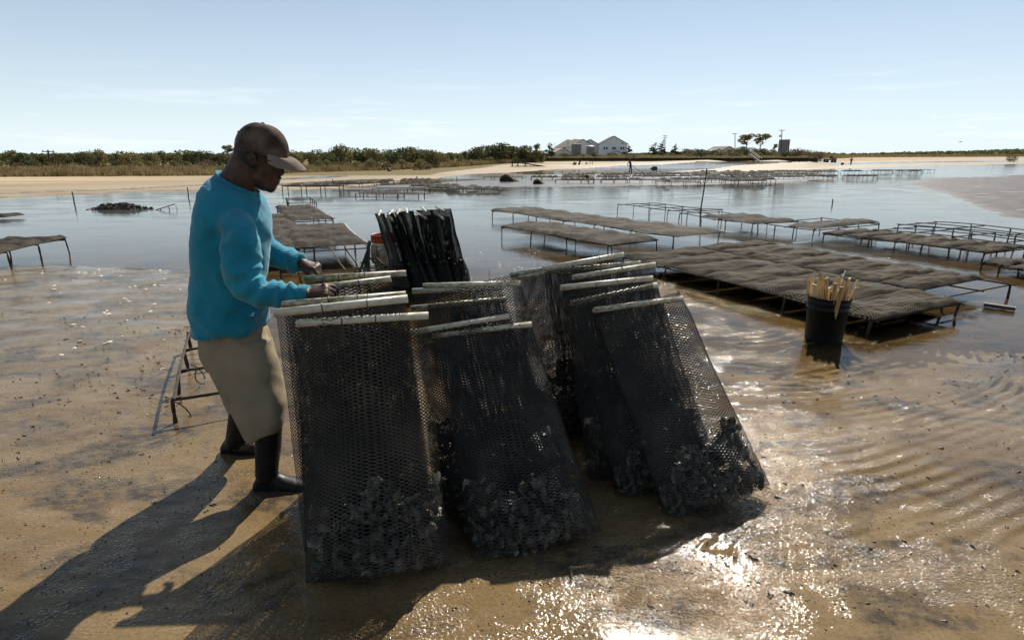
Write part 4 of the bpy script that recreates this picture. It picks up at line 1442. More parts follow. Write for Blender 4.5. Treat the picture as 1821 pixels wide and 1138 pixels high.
br.build('brim', M['brim'], co_, True, origin=ORG)
bt = MB(); bt.ellipsoid(dome(1.57, 0) + Vector((0, 0, .001)), (.008, .008, .005), None, 10, 6)
bt.build('button', M['cap'], co_, True, origin=ORG)
# strap tab at the back of the cap
st = MB(); st.box(dome(.55, math.pi) + Vector((.004, 0, 0)), (.012, .05, .022), Euler((0, R(-20), 0)).to_matrix())
st.build('strap', M['cap'], co_, False, origin=ORG)

# cropped hair, beard, spectacles
hr = MB()
hr.ellipsoid(P(458, 271, YM), (.096, .0770, .094), Euler((0, R(10), 0)).to_matrix(), 24, 16)
hr_o = hr.build('hair', M['beard'], man, True)
bd = MB()
bd.ellipsoid(P(480, 334.5, YM), (.024, .028, .020), Euler((0, R(30), 0)).to_matrix(), 14, 10)
bd.ellipsoid(P(470, 334, YM), (.034, .040, .014), Euler((0, R(15), 0)).to_matrix(), 14, 10)
bd.tube([P(497.5, 317.5, YM - .022), P(498.5, 317, YM), P(497.5, 317.5, YM + .022)], [.003, .006, .003], 8)
bd.build('beard', M['beard'], man, True)
gl = thing('spectacles', None, None)
bpy.data.objects.remove(gl)
sp = MB()
for s in (-1, 1):
    c = P(503, 289, YM) + Vector((0, s * .033, 0))
    rgx = []
    for k in range(18):
        t = 2 * math.pi * k / 18
        rgx.append(c + Vector((-.006 * math.cos(t) * s * 0 + .004 * math.sin(t), .026 * math.cos(t), .020 * math.sin(t))))
    sp.tube(rgx + [rgx[0]], .0022, 6, False)
    sp.tube([c + Vector((0, s * .026, .006)), c + Vector((-.03, s * .046, .008)), P(466, 279, YM) + Vector((0, s * .082, 0))], .0022, 6)
sp.tube([P(503.5, 287, YM) + Vector((0, -.008, 0)), P(504, 286, YM), P(503.5, 287, YM) + Vector((0, .008, 0))], .002, 6)
spo = sp.build('spectacles', M['lens'], man, True)
for s in (-1, 1):
    c = P(503, 289, YM) + Vector((0, s * .033, 0))
    ln = MB()
    ln.rings([[c + Vector((dx + .004 * math.sin(t), .025 * math.cos(t) * k, .019 * math.sin(t) * k)) for t in np.linspace(0, 2 * math.pi, 17)[:-1]] for dx, k in ((-.001, .2), (-.001, 1), (.001, 1), (.001, .2))])
    ln.build('lens', M['lens'], spo, True, origin=ORG)
    ey = MB(); ey.ellipsoid(P(492.5, 290, YM) + Vector((0, s * .033, 0)), (.011, .012, .011), None, 10, 8)
    ey.build('eye', M['eye'], man, True)

M['glove'] = pm('muddy pale rubber glove', [(.35, (.17, .145, .085)), (.6, (.30, .26, .17))], 14, 5, .5, .3, 80)

# ------------------------------------------------------------------ bucket of sticks
bp0 = Vector((2.80, 4.86, 0)); bp0.z = ground_z(2.80, 4.86)
bk = thing('bucket', 'black bucket full of pale wooden sticks standing beside the twin racks', 'bucket', bp0)
BR, BH = .168, .40
mb = MB()
mb.lathe([(0.001, .0), (.150, .0), (.152, .006), (BR - .004, BH * .72), (BR + .004, BH * .725), (BR + .005, BH * .74), (BR - .002, BH * .745), (BR, BH * .86), (BR + .006, BH * .865), (BR + .007, BH * .88), (BR + .001, BH * .885), (BR + .003, BH - .012), (BR + .008, BH - .01), (BR + .008, BH), (BR - .001, BH), (BR - .004, BH - .01), (.148, .02), (.001, .02)], 36, bp0)
mb.build('shell', M['black_plastic'], bk, True)
mb = MB()
mb.tube([bp0 + Vector((math.cos(a) * (BR + .012), math.sin(a) * (BR + .012), BH * .82 - .13 * math.sin(a * 1.0 + 1.57) ** 2 * 0 - .16 * math.sin((a - .2) / 2.7 * math.pi))) for a in np.linspace(.2, 2.9, 16)], .003, 6)
mb.build('handle', M['rebar'], bk, True)
rng_ = random.Random(4)
ST_G = 'pale wooden sticks in the black bucket'
st_meshes = []
for s in range(5):
    q = MB()
    wv, tv, ln = .026 + .005 * (s % 3), .012 + .003 * (s % 2), .44 + .025 * s
    rows = []
    for k in range(7):
        z = -ln / 2 + ln * k / 6
        bow = .004 * math.sin(k * .9 + s)
        e = 1 - .1 * (k in (0, 6))
        rows.append([Vector((sx * wv / 2 * e + bow, sy * tv / 2 * e, z + (.006 * sx * (k == 6)))) for sx, sy in ((-1, -1), (1, -1), (1, 1), (-1, 1))])
    q.rings(rows)
    me_ = q.mesh('wooden_stick'); me_.materials.append(M['stick']); st_meshes.append(me_)
for i in range(40):
    a = rng_.uniform(0, 2 * math.pi); rd = math.sqrt(rng_.uniform(0, 1)) * .125
    foot = bp0 + Vector((math.cos(a) * rd * .75, math.sin(a) * rd * .75, .03))
    lean = Vector((math.cos(a) * rd * 1.15 + rng_.uniform(-.05, .05), math.sin(a) * rd * 1.15 + rng_.uniform(-.05, .05), BH + .02)) 
    d = (bp0 + lean - foot).normalized()
    o = link('wooden_stick', st_meshes[i % 5])
    ln = .44 + .025 * (i % 5)
    qd = d.to_track_quat('Z', 'Y') @ Euler((0, 0, rng_.uniform(0, 6.28))).to_quaternion()
    o.rotation_mode = 'QUATERNION'; o.rotation_quaternion = qd
    o.location = foot + d * (ln / 2) + Vector((0, 0, rng_.uniform(-.02, .035)))
    tag(o, 'pale split wooden stick standing upright in the black bucket', 'stick', ST_G)
o = MB().tube([bp0 + Vector((-.02, .03, .06)), bp0 + Vector((.12, .02, .62))], .012, 8).build('grey_rod', M['steel'], None, True, bp0 + Vector((0, 0, .06)))
tag(o, 'grey rod sticking out above the wooden sticks', 'rod')

# ------------------------------------------------------------------ white bucket with orange rim, gloves over its side
wb = P(687, 480, 7.9); wb.z = ground_z(wb.x, wb.y)
M['white_plastic'] = pm('muddy white bucket', [(.3, (.26, .17, .08)), (.46, (.50, .42, .30)), (.6, (.66, .61, .50))], 6, 6, .5, .2, 60)
M['orange'] = pm('orange plastic', [(.3, (.22, .040, .012)), (.7, (.34, .070, .02))], 8, 4, .45)
M['red_print'] = pm('red print', [(.3, (.5, .06, .04)), (.7, (.55, .08, .06))], 8, 2, .6)
M['blue_print'] = pm('blue print', [(.3, (.03, .05, .30)), (.7, (.05, .07, .36))], 8, 2, .6)
bw = thing('bucket', 'muddy white bucket with an orange rim standing behind the edge-on bags', 'bucket', wb)
Hb, Rb = .50, .175
MB().lathe([(.001, 0), (.150, 0), (.153, .01), (Rb - .004, Hb * .70), (Rb + .006, Hb * .71), (Rb + .006, Hb * .73), (Rb - .003, Hb * .735), (Rb, Hb * .80), (Rb + .007, Hb * .805), (Rb + .007, Hb * .82), (Rb, Hb * .825), (Rb + .002, Hb * .90), (Rb - .004, Hb * .90), (.148, .02), (.001, .02)], 32, wb).build('shell', M['white_plastic'], bw, True)
MB().lathe([(Rb - .01, Hb * .86), (Rb + .008, Hb * .90), (Rb + .010, Hb * .93), (Rb + .006, Hb * 1.06), (Rb + .012, Hb * 1.065), (Rb + .012, Hb * 1.09), (Rb, Hb * 1.09), (Rb - .004, Hb * 1.06), (Rb - .008, Hb * .9)], 32, wb).build('rim', M['orange'], bw, True)
def curved_patch(a0, a1, z0, z1, k=8, dr=.004):
    return [[wb + Vector((math.cos(a) * (Rb + dr - .02 * (1 - z / Hb) ), math.sin(a) * (Rb + dr - .02 * (1 - z / Hb)), z)) for a in np.linspace(a0, a1, k)] for z in (z0, z1)]
AF = -math.pi / 2
lab_ = MB().grid(curved_patch(AF - .15, AF + .85, Hb * .36, Hb * .64)).build('label_panel', pm('pale label', [(.4, (.55, .50, .40)), (.6, (.70, .66, .58))], 8, 4, .5), bw)
MB().grid(curved_patch(AF + .02, AF + .55, Hb * .585, Hb * .615, dr=.007)).build('red_stripe', M['red_print'], lab_)
MB().grid(curved_patch(AF + .40, AF + .80, Hb * .37, Hb * .43, dr=.007)).build('blue_patch', M['blue_print'], lab_)
# the blue letters on the label that can be read: RIDE
GL = {'R': ['110', '101', '110', '101', '101'], 'I': ['111', '010', '010', '010', '111'], 'D': ['110', '101', '101', '101', '110'], 'E': ['111', '100', '110', '100', '111']}
for i, ch in enumerate('RIDE'):
    q = MB()
    for r_, line in enumerate(GL[ch]):
        for c_, bit in enumerate(line):
            if bit == '1':
                a = AF + .06 + (i * 4 + c_) * .030
                z = Hb * .555 - r_ * .0105
                q.grid(curved_patch(a, a + .030, z - .0105, z, 2, .0075))
    q.build('letter', M['blue_print'], lab_)
def bucket_glove(a, z, label, s=1):
    q = MB()
    c = wb + Vector((math.cos(a) * (Rb + .03), math.sin(a) * (Rb + .03), 0))
    tang = Vector((-math.sin(a), math.cos(a), 0)); nrm = Vector((math.cos(a), math.sin(a), 0))
    rg = []
    for zz, wv, tv in ((z + .02, .045, .014), (z - .05, .052, .022), (z - .13, .058, .026), (z - .20, .055, .022), (z - .235, .035, .012)):
        rg.append([c + Vector((0, 0, zz)) + tang * math.cos(t) * wv + nrm * math.sin(t) * tv for t in np.linspace(0, 2 * math.pi, 15)[:-1]])
    q.rings(rg)
    o = q.build('rubber_glove', M['glove'], None, True, c + Vector((0, 0, z - .2)))
    tag(o, label, 'glove')
bucket_glove(AF - .62, Hb * .80, 'pale work glove hanging on the white bucket, on the side of the dark stakes')
bucket_glove(AF + .12, Hb * .72, 'pale work glove hanging on the white bucket beside its printed label')
for i, (p0, p1) in enumerate([((634, 478), (659, 430)), ((645, 480), (655, 433)), ((652, 481), (657, 428))]):
    a, b = P(*p0, 7.65), P(*p1, 7.72)
    a.z = ground_z(a.x, a.y) - .02
    o = MB().tube([a, (a + b) / 2 + Vector((.006, 0, 0)), b], [.020, .019, .016], 7).build('dark_stake', M['driftwood'], None, False, a)
    tag(o, ['dark wooden stake leaning farthest out from the white bucket', 'middle dark stake of the three against the white bucket', 'dark stake standing closest against the white bucket'][i], 'stake')
# tangle of bent rebar in front of the white bucket
q0 = G(640, 492)
tg = thing('bent_rebar_frame', 'tangle of bent thin rebar in front of the white bucket', 'metal frame', Vector((q0.x, q0.y, ground_z(q0.x, q0.y))))
for pts in ([(578, 492), (625, 486), (668, 481), (700, 476), (712, 490)], [(640, 468), (668, 460), (676, 474), (705, 486)], [(655, 455), (668, 470), (672, 486)], [(630, 478), (690, 470)], [(612, 440), (634, 470), (640, 486)]):
    MB().tube(fine([tuple(P(x, y, 7.25 + .002 * (x - 600))) for x, y in pts], 4), .007, 5).build('bar', M['rebar'], tg)

# ------------------------------------------------------------------ poles and stakes in the flat
def pole(p0, p1, r, label, mat='driftwood', h0=-.04):
    a = G(*p0, 0)
    b = P(*p1, a.y)
    a.z += h0
    o = MB().tube([a, a.lerp(b, .5) + Vector((r * .4, 0, 0)), b], [r, r * .95, r * .85], 7).build('pole', M[mat], None, False, a)
    return tag(o, label, 'pole', 'thin poles standing in the shallows')
pole((1245, 378), (1257, 300), .022, 'leaning dark pole rising from the racks in open water', 'rebar')
pole((1480, 364), (1481, 354), .022, 'short dark stub standing alone in calm water')
pole((132, 362), (128, 341), .025, 'thin leaning pole in the water near the left shore')
pole((335, 352), (333, 333), .025, 'thin pole in the water just behind the back of the man')
pole((962, 314), (961, 303), .03, 'thin stake among the far racks beside the dark mound')
pole((1001, 313), (999, 303), .03, 'thin slanting stake among the far racks')
pole((812, 324), (812, 314), .03, 'thin stake in the shallows before the bright bar')
pole((593, 332), (591, 318), .028, 'thin leaning stake beside the far single rack')
pole((581, 332), (580, 321), .03, 'upright corner post of the far single rack')
pole((742, 321), (741, 314), .06, 'stubby dark post behind the far bag racks')

# mound of dead shell on a broken rack, left
mp = G(212, 372)
mo = MB()
rows = []
for j in range(9):
    row = []
    for i in range(22):
        x, y = -1.0 + 2.1 * i / 21, -.35 + .7 * j / 8
        e = max(0, 1 - (abs(x - .05) / 1.0) ** 1.6) * max(0, 1 - (abs(y) / .36) ** 2)
        row.append(mp + Vector((x, y, -.06 + .27 * e * (.7 + .5 * float(vnoise(np.array(x * 3.1), np.array(y * 4.2), 5))) + .05 * float(vnoise(np.array(x * 14), np.array(y * 14), 6)))))
    rows.append(row)
mo.grid(rows)
mt = thing('oyster_heap', 'dark heap of dead oyster clumps on a sunken rack in the water', 'oyster heap', mp)
M['heap'] = pm('silted dead shell', [(.3, (.02, .017, .012)), (.5, (.055, .045, .03)), (.7, (.13, .11, .08))], 9, 6, .8, .8, 50, dist=.02)
mo.build('heap', M['heap'], mt)
oc = MB(); rg2 = np.random.default_rng(8)
pts = []
while len(pts) < 260:
    x, y = rg2.uniform(-1, 1.05), rg2.uniform(-.33, .33)
    e = max(0, 1 - (abs(x - .05) / 1.0) ** 1.6) * max(0, 1 - (abs(y) / .36) ** 2)
    pts.append(mp + Vector((x, y, -.05 + .27 * e * (.7 + .5 * float(vnoise(np.array(x * 3.1), np.array(y * 4.2), 5))))))
oyster_lumps(oc, pts, .05, .10, rg2)
o = oc.build('shell_clumps', M['heap'], mt); o['kind'] = 'stuff'
def bent_frame(px_pts, Yd, label, name='bent_rebar_frame'):
    c = P(*px_pts[0][0], Yd); c.z = float(zw(Yd))
    t = thing(name, label, 'metal frame', c)
    for pts in px_pts:
        MB().tube([P(x, y, Yd + .02 * k) for k, (x, y) in enumerate(pts)], .014, 5).build('bar', M['rebar_mud'], t)
Yh = mp.y
bent_frame([[(140, 386), (152, 380), (166, 375)], [(152, 384), (156, 377), (186, 378)], [(165, 378), (164, 370), (196, 367)], [(190, 379), (200, 371), (206, 366)]], Yh - .5, 'broken rebar bars sticking out of the water beside the oyster heap')
bent_frame([[(242, 382), (270, 376), (311, 363), (315, 373)], [(266, 377), (272, 381)], [(284, 371), (289, 376)], [(299, 368), (303, 375)]], Yh - .4, 'tilted rebar frame half sunk beside the oyster heap')
flat_bag(1, 1, G(5, 385, .05), Vector((1, 0, 0)), Vector((0, 1, 0)), .7, .7, 'scrap of mesh bag lying in the water at the picture edge', 'loose mesh bags')

# plank by the rack corner, rope loop in the mud
a, b = G(1750, 541, .03), G(1806, 549, .03)
rotp = Euler((0, 0, math.atan2(b.y - a.y, b.x - a.x))).to_matrix()
pk = MB().box((a + b) / 2, ((b - a).length, .07, .035), rotp).build('plank', M['driftwood'], None, False, (a + b) / 2)
tag(pk, 'short wet plank lying by the outer leg of the twin racks', 'plank')
q0 = gp(978, 1018, .004)
rp = MB()
lp = []
for t in np.linspace(0, 1, 40):
    x = q0.x - .10 + .16 * t + .035 * math.sin(t * 9); y = q0.y + .05 - .10 * t + .03 * math.cos(t * 9)
    lp.append(Vector((x, y, ground_z(x, y) + .012 + .03 * max(0, math.sin(t * 6.5)))))
rp.tube(lp, .0032, 6)
o = rp.build('rope', M['rope'], None, True, q0)
tag(o, 'loop of dark cord lying in the mud below the middle bag stack', 'cord')
# ------------------------------------------------------------------ mud snails, shells and weed scraps on the sand
M['snail'] = pm('wet black snail shell', [(.3, (.008, .007, .006)), (.7, (.03, .024, .018))], 30, 4, .3, .3, 100)
M['shell'] = pm('bleached shell', [(.3, (.38, .33, .24)), (.7, (.68, .63, .52))], 20, 4, .6, .3, 80)
sn = MB()
prof = []
for k in range(8):
    t = k / 7
    prof.append([Vector((-.013 + .030 * t, math.cos(a) * .0085 * (1 - t) ** .8 * (1 + .16 * math.cos(t * 20)) + .001, max(math.sin(a), -.5) * .0085 * (1 - t) ** .8 + .004)) for a in np.linspace(0, 2 * math.pi, 9)[:-1]])
sn.rings(prof)
SN = sn.mesh('mud_snail'); SN.materials.append(M['snail'])
SN.polygons.foreach_set('use_smooth', [True] * len(SN.polygons))
sl_ = MB(); rg2 = np.random.default_rng(4)
oyster_lumps(sl_, [(0, 0, .004)], .028, .028, rg2)
SL = sl_.mesh('shell_fragment'); SL.materials.append(M['shell'])
wd_ = MB(); rg2 = np.random.default_rng(5)
wd_.tube([(-.04, .008, .002), (-.022, .001, .009), (-.004, -.006, .006), (.014, .004, .011), (.036, .001, .003)], [.003, .008, .010, .007, .003], 6)
wd_.tube([(-.006, -.004, .006), (.006, -.020, .008), (.020, -.026, .002)], [.005, .005, .002], 5)
WD = wd_.mesh('seaweed_scrap'); WD.materials.append(M['driftwood'])

def scatter(me, name, label, cat, group, zones, smin, smax, seed):
    rng = random.Random(seed)
    xs, ys = [], []
    for (x0, y0, x1, y1, n, cl) in zones:
        k = 0; last = None
        while k < n:
            if last and rng.random() < cl:
                px, py = last[0] + rng.gauss(0, 11 + max(last[1] - 650, 0) * .12), last[1] + rng.gauss(0, 6 + max(last[1] - 650, 0) * .07)
            else:
                px, py = rng.uniform(x0, x1), y0 + (y1 - y0) * rng.random() ** 1.15
            if px < -20 or px > 1850 or py > 1150 or py < 440: continue
            last = (px, py)
            p = G(px, py); xs.append(p.x); ys.append(p.y); k += 1
    zs = ground_zs(xs, ys)
    for x, y, z in zip(xs, ys, zs):
        o = link(name, me)
        s = rng.uniform(smin, smax)
        o.scale = (s, s * rng.uniform(.8, 1.1), s * rng.uniform(.8, 1.1))
        o.rotation_euler = (rng.uniform(-.15, .15), rng.uniform(-.15, .15), rng.uniform(0, 6.28))
        o.location = (x, y, z - .003 * s)
        tag(o, label, cat, group)
scatter(SN, 'mud_snail', 'small black mud snail lying on the wet sand', 'snail', 'mud snails scattered over the wet sand',
        [(20, 590, 330, 740, 92, .45), (0, 740, 400, 830, 22, .3), (860, 430, 960, 500, 16, .3), (1300, 560, 1821, 720, 66, .35), (1240, 690, 1821, 900, 48, .3), (1300, 900, 1821, 1120, 18, .4), (480, 500, 540, 560, 8, .3), (200, 560, 330, 650, 14, .5)], .55, .9, 41)
scatter(SL, 'shell_fragment', 'pale broken oyster shell on the sandbar at the water edge', 'shell', 'pale shell fragments on the sand',
        [(0, 480, 330, 590, 46, .4), (830, 440, 960, 490, 14, .5), (80, 600, 330, 660, 8, .3)], .55, 1.25, 42)
scatter(WD, 'seaweed_scrap', 'small dark scrap of weed lying on the wet mud', 'seaweed', 'scraps of weed on the mud',
        [(1040, 900, 1700, 1130, 8, .1), (60, 820, 420, 1000, 5, .1), (1360, 860, 1420, 930, 3, .1), (850, 430, 950, 480, 6, .4)], .3, .6, 43)

# grit: broken shell and silt crumbs too many to count
M['grit'] = pm('mud crumbs and shell grit', [(.35, (.012, .010, .008)), (.55, (.05, .038, .024)), (.68, (.14, .11, .07)), (.8, (.42, .38, .30))], 3.0, 2, .45, coord='Object')
rg2 = np.random.default_rng(77)
gpx = np.concatenate([rg2.normal(1080, 170, 1500), rg2.normal(1360, 170, 1300), rg2.uniform(0, 420, 1700), rg2.uniform(1200, 1821, 1500), rg2.normal(930, 60, 500)])
gpy = np.concatenate([rg2.normal(1030, 70, 1500), rg2.normal(940, 80, 1300), 560 + 560 * rg2.uniform(0, 1, 1700) ** 1.1, 640 + 480 * rg2.uniform(0, 1, 1500), rg2.normal(470, 18, 500)])
ok = (gpy > 440) & (gpy < 1145) & (gpx > -30) & (gpx < 1850)
gpx, gpy = gpx[ok], gpy[ok]
gX, gY = [], []
for a_, b_ in zip(gpx, gpy):
    p = G(a_, b_); gX.append(p.x); gY.append(p.y)
gX, gY = np.array(gX), np.array(gY)
keep = fbm(gX * 2.2, gY * 2.6, 3, 5) > rg2.uniform(-.55, .35, len(gX))
gX, gY = gX[keep], gY[keep]
gZ = ground_zs(gX, gY); n = len(gX)
sz = .0022 + .0048 * rg2.uniform(0, 1, n) ** 2.5
sz = np.where(gY > 5, sz * 1.8, sz)
base_ = np.array([[1, 0, 0], [-.5, .87, 0], [-.5, -.87, 0], [.1, .1, .8], [-.2, 0, -.5]])
V = np.empty((n, 5, 3)); 
an = rg2.uniform(0, 6.28, n); st = rg2.uniform(.5, 1.0, n)
bx_, by_, bz_ = base_[:, 0][None] * np.ones((n, 1)), base_[:, 1][None] * st[:, None], base_[:, 2][None] * rg2.uniform(.5, 1.1, (n, 1))
V[..., 0] = gX[:, None] + sz[:, None] * (bx_ * np.cos(an)[:, None] - by_ * np.sin(an)[:, None])
V[..., 1] = gY[:, None] + sz[:, None] * (bx_ * np.sin(an)[:, None] + by_ * np.cos(an)[:, None])
V[..., 2] = gZ[:, None] + sz[:, None] * (bz_ + .2)
T = np.array([[0, 1, 3], [1, 2, 3], [2, 0, 3], [1, 0, 4], [2, 1, 4], [0, 2, 4]])
F = (np.arange(n)[:, None, None] * 5 + T[None]).reshape(-1, 3)
o = link('shell_grit', np_mesh('shell_grit', V.reshape(-1, 3), F), M['grit'])
tag(o, 'fine dark grit and shell crumbs strewn over the wet sand', kind='stuff')

# ------------------------------------------------------------------ far oyster racks
def far_rack_mesh(seed):
    q = MB(); rng = random.Random(seed)
    L, Wd, h = 3.0, .9, .28
    for y in (0, Wd / 2, Wd):
        q.tube([(0, y, h), (L / 2, y, h + rng.uniform(-.02, .02)), (L, y, h)], .026, 3)
    for x in (0, L / 3, 2 * L / 3, L):
        q.tube([(x, 0, h), (x, Wd, h)], .015, 3)
    fr = q.mesh('frame'); fr.materials.append(M['rebar'])
    q = MB()
    q.tube([(0, 0, h), (rng.uniform(-.03, .03), 0, -.12)], .026, 3)
    lg = q.mesh('leg'); lg.materials.append(M['rebar'])
    return fr, lg
FR, LG = far_rack_mesh(1)
FAR_G = 'racks of the far oyster farm'
FBAG_G = 'bags lying on the far oyster racks'
def far_rack(px, py, fill, rng, yaw=0.0, label=None, hh=1.0, blabel=None, group=FAR_G):
    p = G(px, py)
    t = thing('oyster_rack', label or 'low rack of the far oyster farm standing in the shallows', 'rack', p, group)
    t.rotation_euler.z = yaw
    t.scale = (1, 1, hh)
    link('frame', FR, None, t)
    for x in (.02, 1.0, 2.0, 2.98):
        for y in (0, .9):
            l = link('leg', LG, None, t); l.location = (x, y, 0)
    u = Vector((math.cos(yaw), math.sin(yaw), 0)); w = Vector((-u.y, u.x, 0))
    for i in range(6):
        if rng.random() < fill:
            c = p + u * (.27 + .49 * i) + w * .45 + Vector((0, 0, (.285) * hh))
            flat_bag(rng.randrange(9), 2, c, u, w, .52, 1.0, blabel or 'dark flat oyster bag on a rack of the far oyster farm', FBAG_G, 0, rng.uniform(-.08, .08))
    return t
rng = random.Random(12)
for (x0, y0, x1, y1, n, fill) in [(945, 321, 1240, 318, 6, .75), (985, 327, 1310, 326, 6, .7), (1010, 314, 1330, 312.5, 7, .8), (1255, 322, 1500, 318, 5, .85), (1240, 309.5, 1420, 308.5, 5, .75), (1400, 309, 1600, 308, 5, .8), (1230, 317, 1400, 315, 4, .8), (1170, 330, 1290, 329, 2, .5), (1000, 317, 1150, 316, 3, .7)]:
    for i in range(n):
        f = i / max(n - 1, 1)
        far_rack(x0 + (x1 - x0) * f + rng.uniform(-6, 6), y0 + (y1 - y0) * f + rng.uniform(-.6, .6), fill, rng, rng.uniform(-.12, .10))
for i in range(4):
    far_rack(1560 + 22 * i, 306.5 - .3 * i, 0, rng, 0, 'bare rack at the outer end of the far oyster farm')
for i in range(2):
    far_rack(880 + 13 * i - 20, 320.5 - .3 * i, 0, rng, 0, 'bare rack standing behind the bright bar beside the dark mound')
# racks between the row behind the man and the beach
far_rack(584, 333, 1, rng, .05, 'single loaded rack on the far mud bar beside two thin posts', .8, 'bag on the single loaded rack on the far mud bar')
far_rack(502, 343, .7, rng, .05, 'short loaded rack just beyond the chin of the man', 1.2, 'bag on the short rack beyond the chin of the man')
for i, (x, y) in enumerate([(606, 346), (632, 351), (662, 341)]):
    far_rack(x, y, 0, rng, -.15, 'bare rack of the cluster in the water behind the row', .6)
far_rack(676, 327, .5, rng, .12, 'long thin rack on the far bar, half covered', .6)
far_rack(712, 325, .8, rng, .02, 'long thin rack on the far bar, mostly covered', .6)
for i, (x, y) in enumerate([(728, 335), (757, 338), (792, 341)]):
    far_rack(x, y, .9, rng, -.12, 'rack heaped with dark bags in the water before the bright bar', .42, 'dark bag heaped on the racks before the bright bar')

# dark rolled bundles among the far racks
def mound(px, py, L, H, label, seed):
    p = G(px, py)
    t = thing('bag_pile', label, 'bag pile', p)
    for k in range(5):
        q = MB(); rng = np.random.default_rng(seed + k)
        n = 12
        rows = []
        for i in range(9):
            s = i / 8
            rows.append([p + Vector((-L / 2 + L * (s * .8 + .05 * k), -.3 + .14 * k + .05 * math.sin(a * 3 + seed), max(0.0, 0) )) + Vector((0, math.cos(a) * .13, (H * (1 - .13 * k) * (math.sin(math.pi * min(s * 1.1 + .12, 1)) ** .7)) * (.55 + .45 * math.sin(a)))) for a in np.linspace(0, 2 * math.pi, n + 1)[:-1]])
        q.rings(rows)
        q.build('rolled_bag', M['slab'], t)
mound(909, 324, 1.9, .66, 'large dark pile of rolled mesh bags on the bright bar', 3)
mound(961, 328, 1.1, .42, 'small arched pile of mesh bags on the bright bar', 8)
mound(1048, 321, 1.2, .5, 'brown lump of mesh bags among the far racks', 14)
mound(1302, 322, .8, .5, 'small dark lump of mesh bags among the far racks near the leaning pole', 19)

# ------------------------------------------------------------------ far people, pump and buggy
M['oilskin'] = pm('dark wet oilskins', [(.3, (.010, .012, .010)), (.7, (.03, .032, .026))], 8, 3, .5)
M['coat'] = pm('dark coat', [(.3, (.03, .014, .012)), (.7, (.06, .03, .025))], 8, 3, .8)
def far_person(p, h, label, lean, mat, arms, face=0.0):
    k = h / 1.72
    t = thing('person', label, 'person', p)
    def q(x, y, z):
        c, s = math.cos(face), math.sin(face)
        return p + Vector((x * c - y * s, x * s + y * c, z)) * k
    b = MB()
    b.tube([q(-.10, .10, 0), q(-.08, .10, .45), q(-.02, .08, .88)], [.09, .08, .10], 10)
    b.tube([q(.12, -.10, 0), q(.08, -.10, .45), q(-.02, -.08, .88)], [.09, .08, .10], 10)
    b.tube([q(.02, -.10, .04), q(.24, -.10, .03)], [.055, .045], 8); b.tube([q(-.12, .10, .04), q(.12, .10, .03)], [.055, .045], 8)
    b.rings([[q(x + math.cos(a) * rx, math.sin(a) * ry, z) for a in np.linspace(0, 2 * math.pi, 15)[:-1]] for x, rx, ry, z in ((-.02, .13, .18, .82), (lean * .3, .13, .17, 1.05), (lean * .75, .13, .21, 1.30), (lean, .10, .19, 1.42), (lean * 1.1, .06, .07, 1.50))])
    for s, (ex, ez, hx, hz) in zip((1, -1), arms):
        b.tube([q(lean * .95, s * .20, 1.38), q(ex, s * .28, ez), q(hx, s * .12, hz)], [.065, .055, .042], 8)
        b.ellipsoid(q(hx + .03, s * .11, hz - .02), (.05 * k, .04 * k, .04 * k), None, 8, 6)
    body_ = b.build('body', M[mat], t)
    remesh(body_, .028, 3, .4)
    hd = MB(); hd.ellipsoid(q(lean * 1.25 + .02, 0, 1.62), (.10 * k, .085 * k, .12 * k), None, 12, 8)
    hd.tube([q(lean * 1.25 + .11, 0, 1.60), q(lean * 1.25 + .13, 0, 1.58)], [.02, .015], 6)
    hd.build('head', M['skin'], t, True)
    cp = MB(); cp.ellipsoid(q(lean * 1.25, 0, 1.67), (.115 * k, .10 * k, .09 * k), None, 12, 8)
    cp.box(q(lean * 1.25 + .14, 0, 1.65), (.12 * k, .15 * k, .012 * k))
    cp.build('cap', M['driftwood'], t, True)
    return t
fp_ = G(1121, 309, -.02)
far_person(fp_, 1.9, 'far worker in dark oilskins hosing the racks, bent over the hose', -.14, 'oilskin', [(-.32, 1.15, -.40, .98), (-.10, 1.10, -.30, .92)], 0.15)
pu = G(1163, 306)
pm_ = thing('water_pump', 'small dark motor pump on the far flat behind the worker', 'pump', pu)
M['pump'] = pm('dark engine metal', [(.3, (.02, .015, .012)), (.7, (.06, .04, .035))], 8, 4, .5)
MB().box(pu + Vector((0, 0, .42)), (.8, .5, .5)).box(pu + Vector((.05, 0, .72)), (.5, .4, .14)).build('engine', M['pump'], pm_)
MB().tube([pu + Vector((-.4, .2, 0)), pu + Vector((-.4, .2, .4)), pu + Vector((-.7, .2, .45))], .03, 6).tube([pu + Vector((.35, -.2, 0)), pu + Vector((.35, -.2, .4))], .03, 6).build('stand', M['rebar'], pm_)
MB().lathe([(.001, 0), (.16, 0), (.16, .12), (.001, .12)], 12, pu + Vector((-.45, -.1, .4))).build('wheel', M['pump'], pm_)
hose = fine([tuple(fp_ + Vector((-.45, -.15, .95))), tuple(fp_ + Vector((.1, -.2, 1.0))), tuple(fp_ + Vector((1.0, -.1, .45))), tuple(fp_ + Vector((2.2, 0, .02))), tuple(fp_ + Vector((3.0, .3, .0))), tuple(pu + Vector((-.45, 0, .35)))], 6)
o = MB().tube(hose, .03, 6).build('hose', M['black_plastic'], None, True, fp_)
tag(o, 'black hose looping from the far worker to the pump', 'hose')
M['spray'] = pm('spray drops', [(.3, (.75, .78, .8)), (.7, (.85, .87, .88))], 8, 2, .2)
q = MB(); rs_ = random.Random(3)
for k in range(110):
    s = rs_.random()
    c = fp_ + Vector((-.5 - .45 * s + rs_.gauss(0, .05 * s), rs_.gauss(0, .08 * s), .93 - .85 * s ** 1.6))
    q.ellipsoid(c, (.010, .010, .016), None, 4, 3)
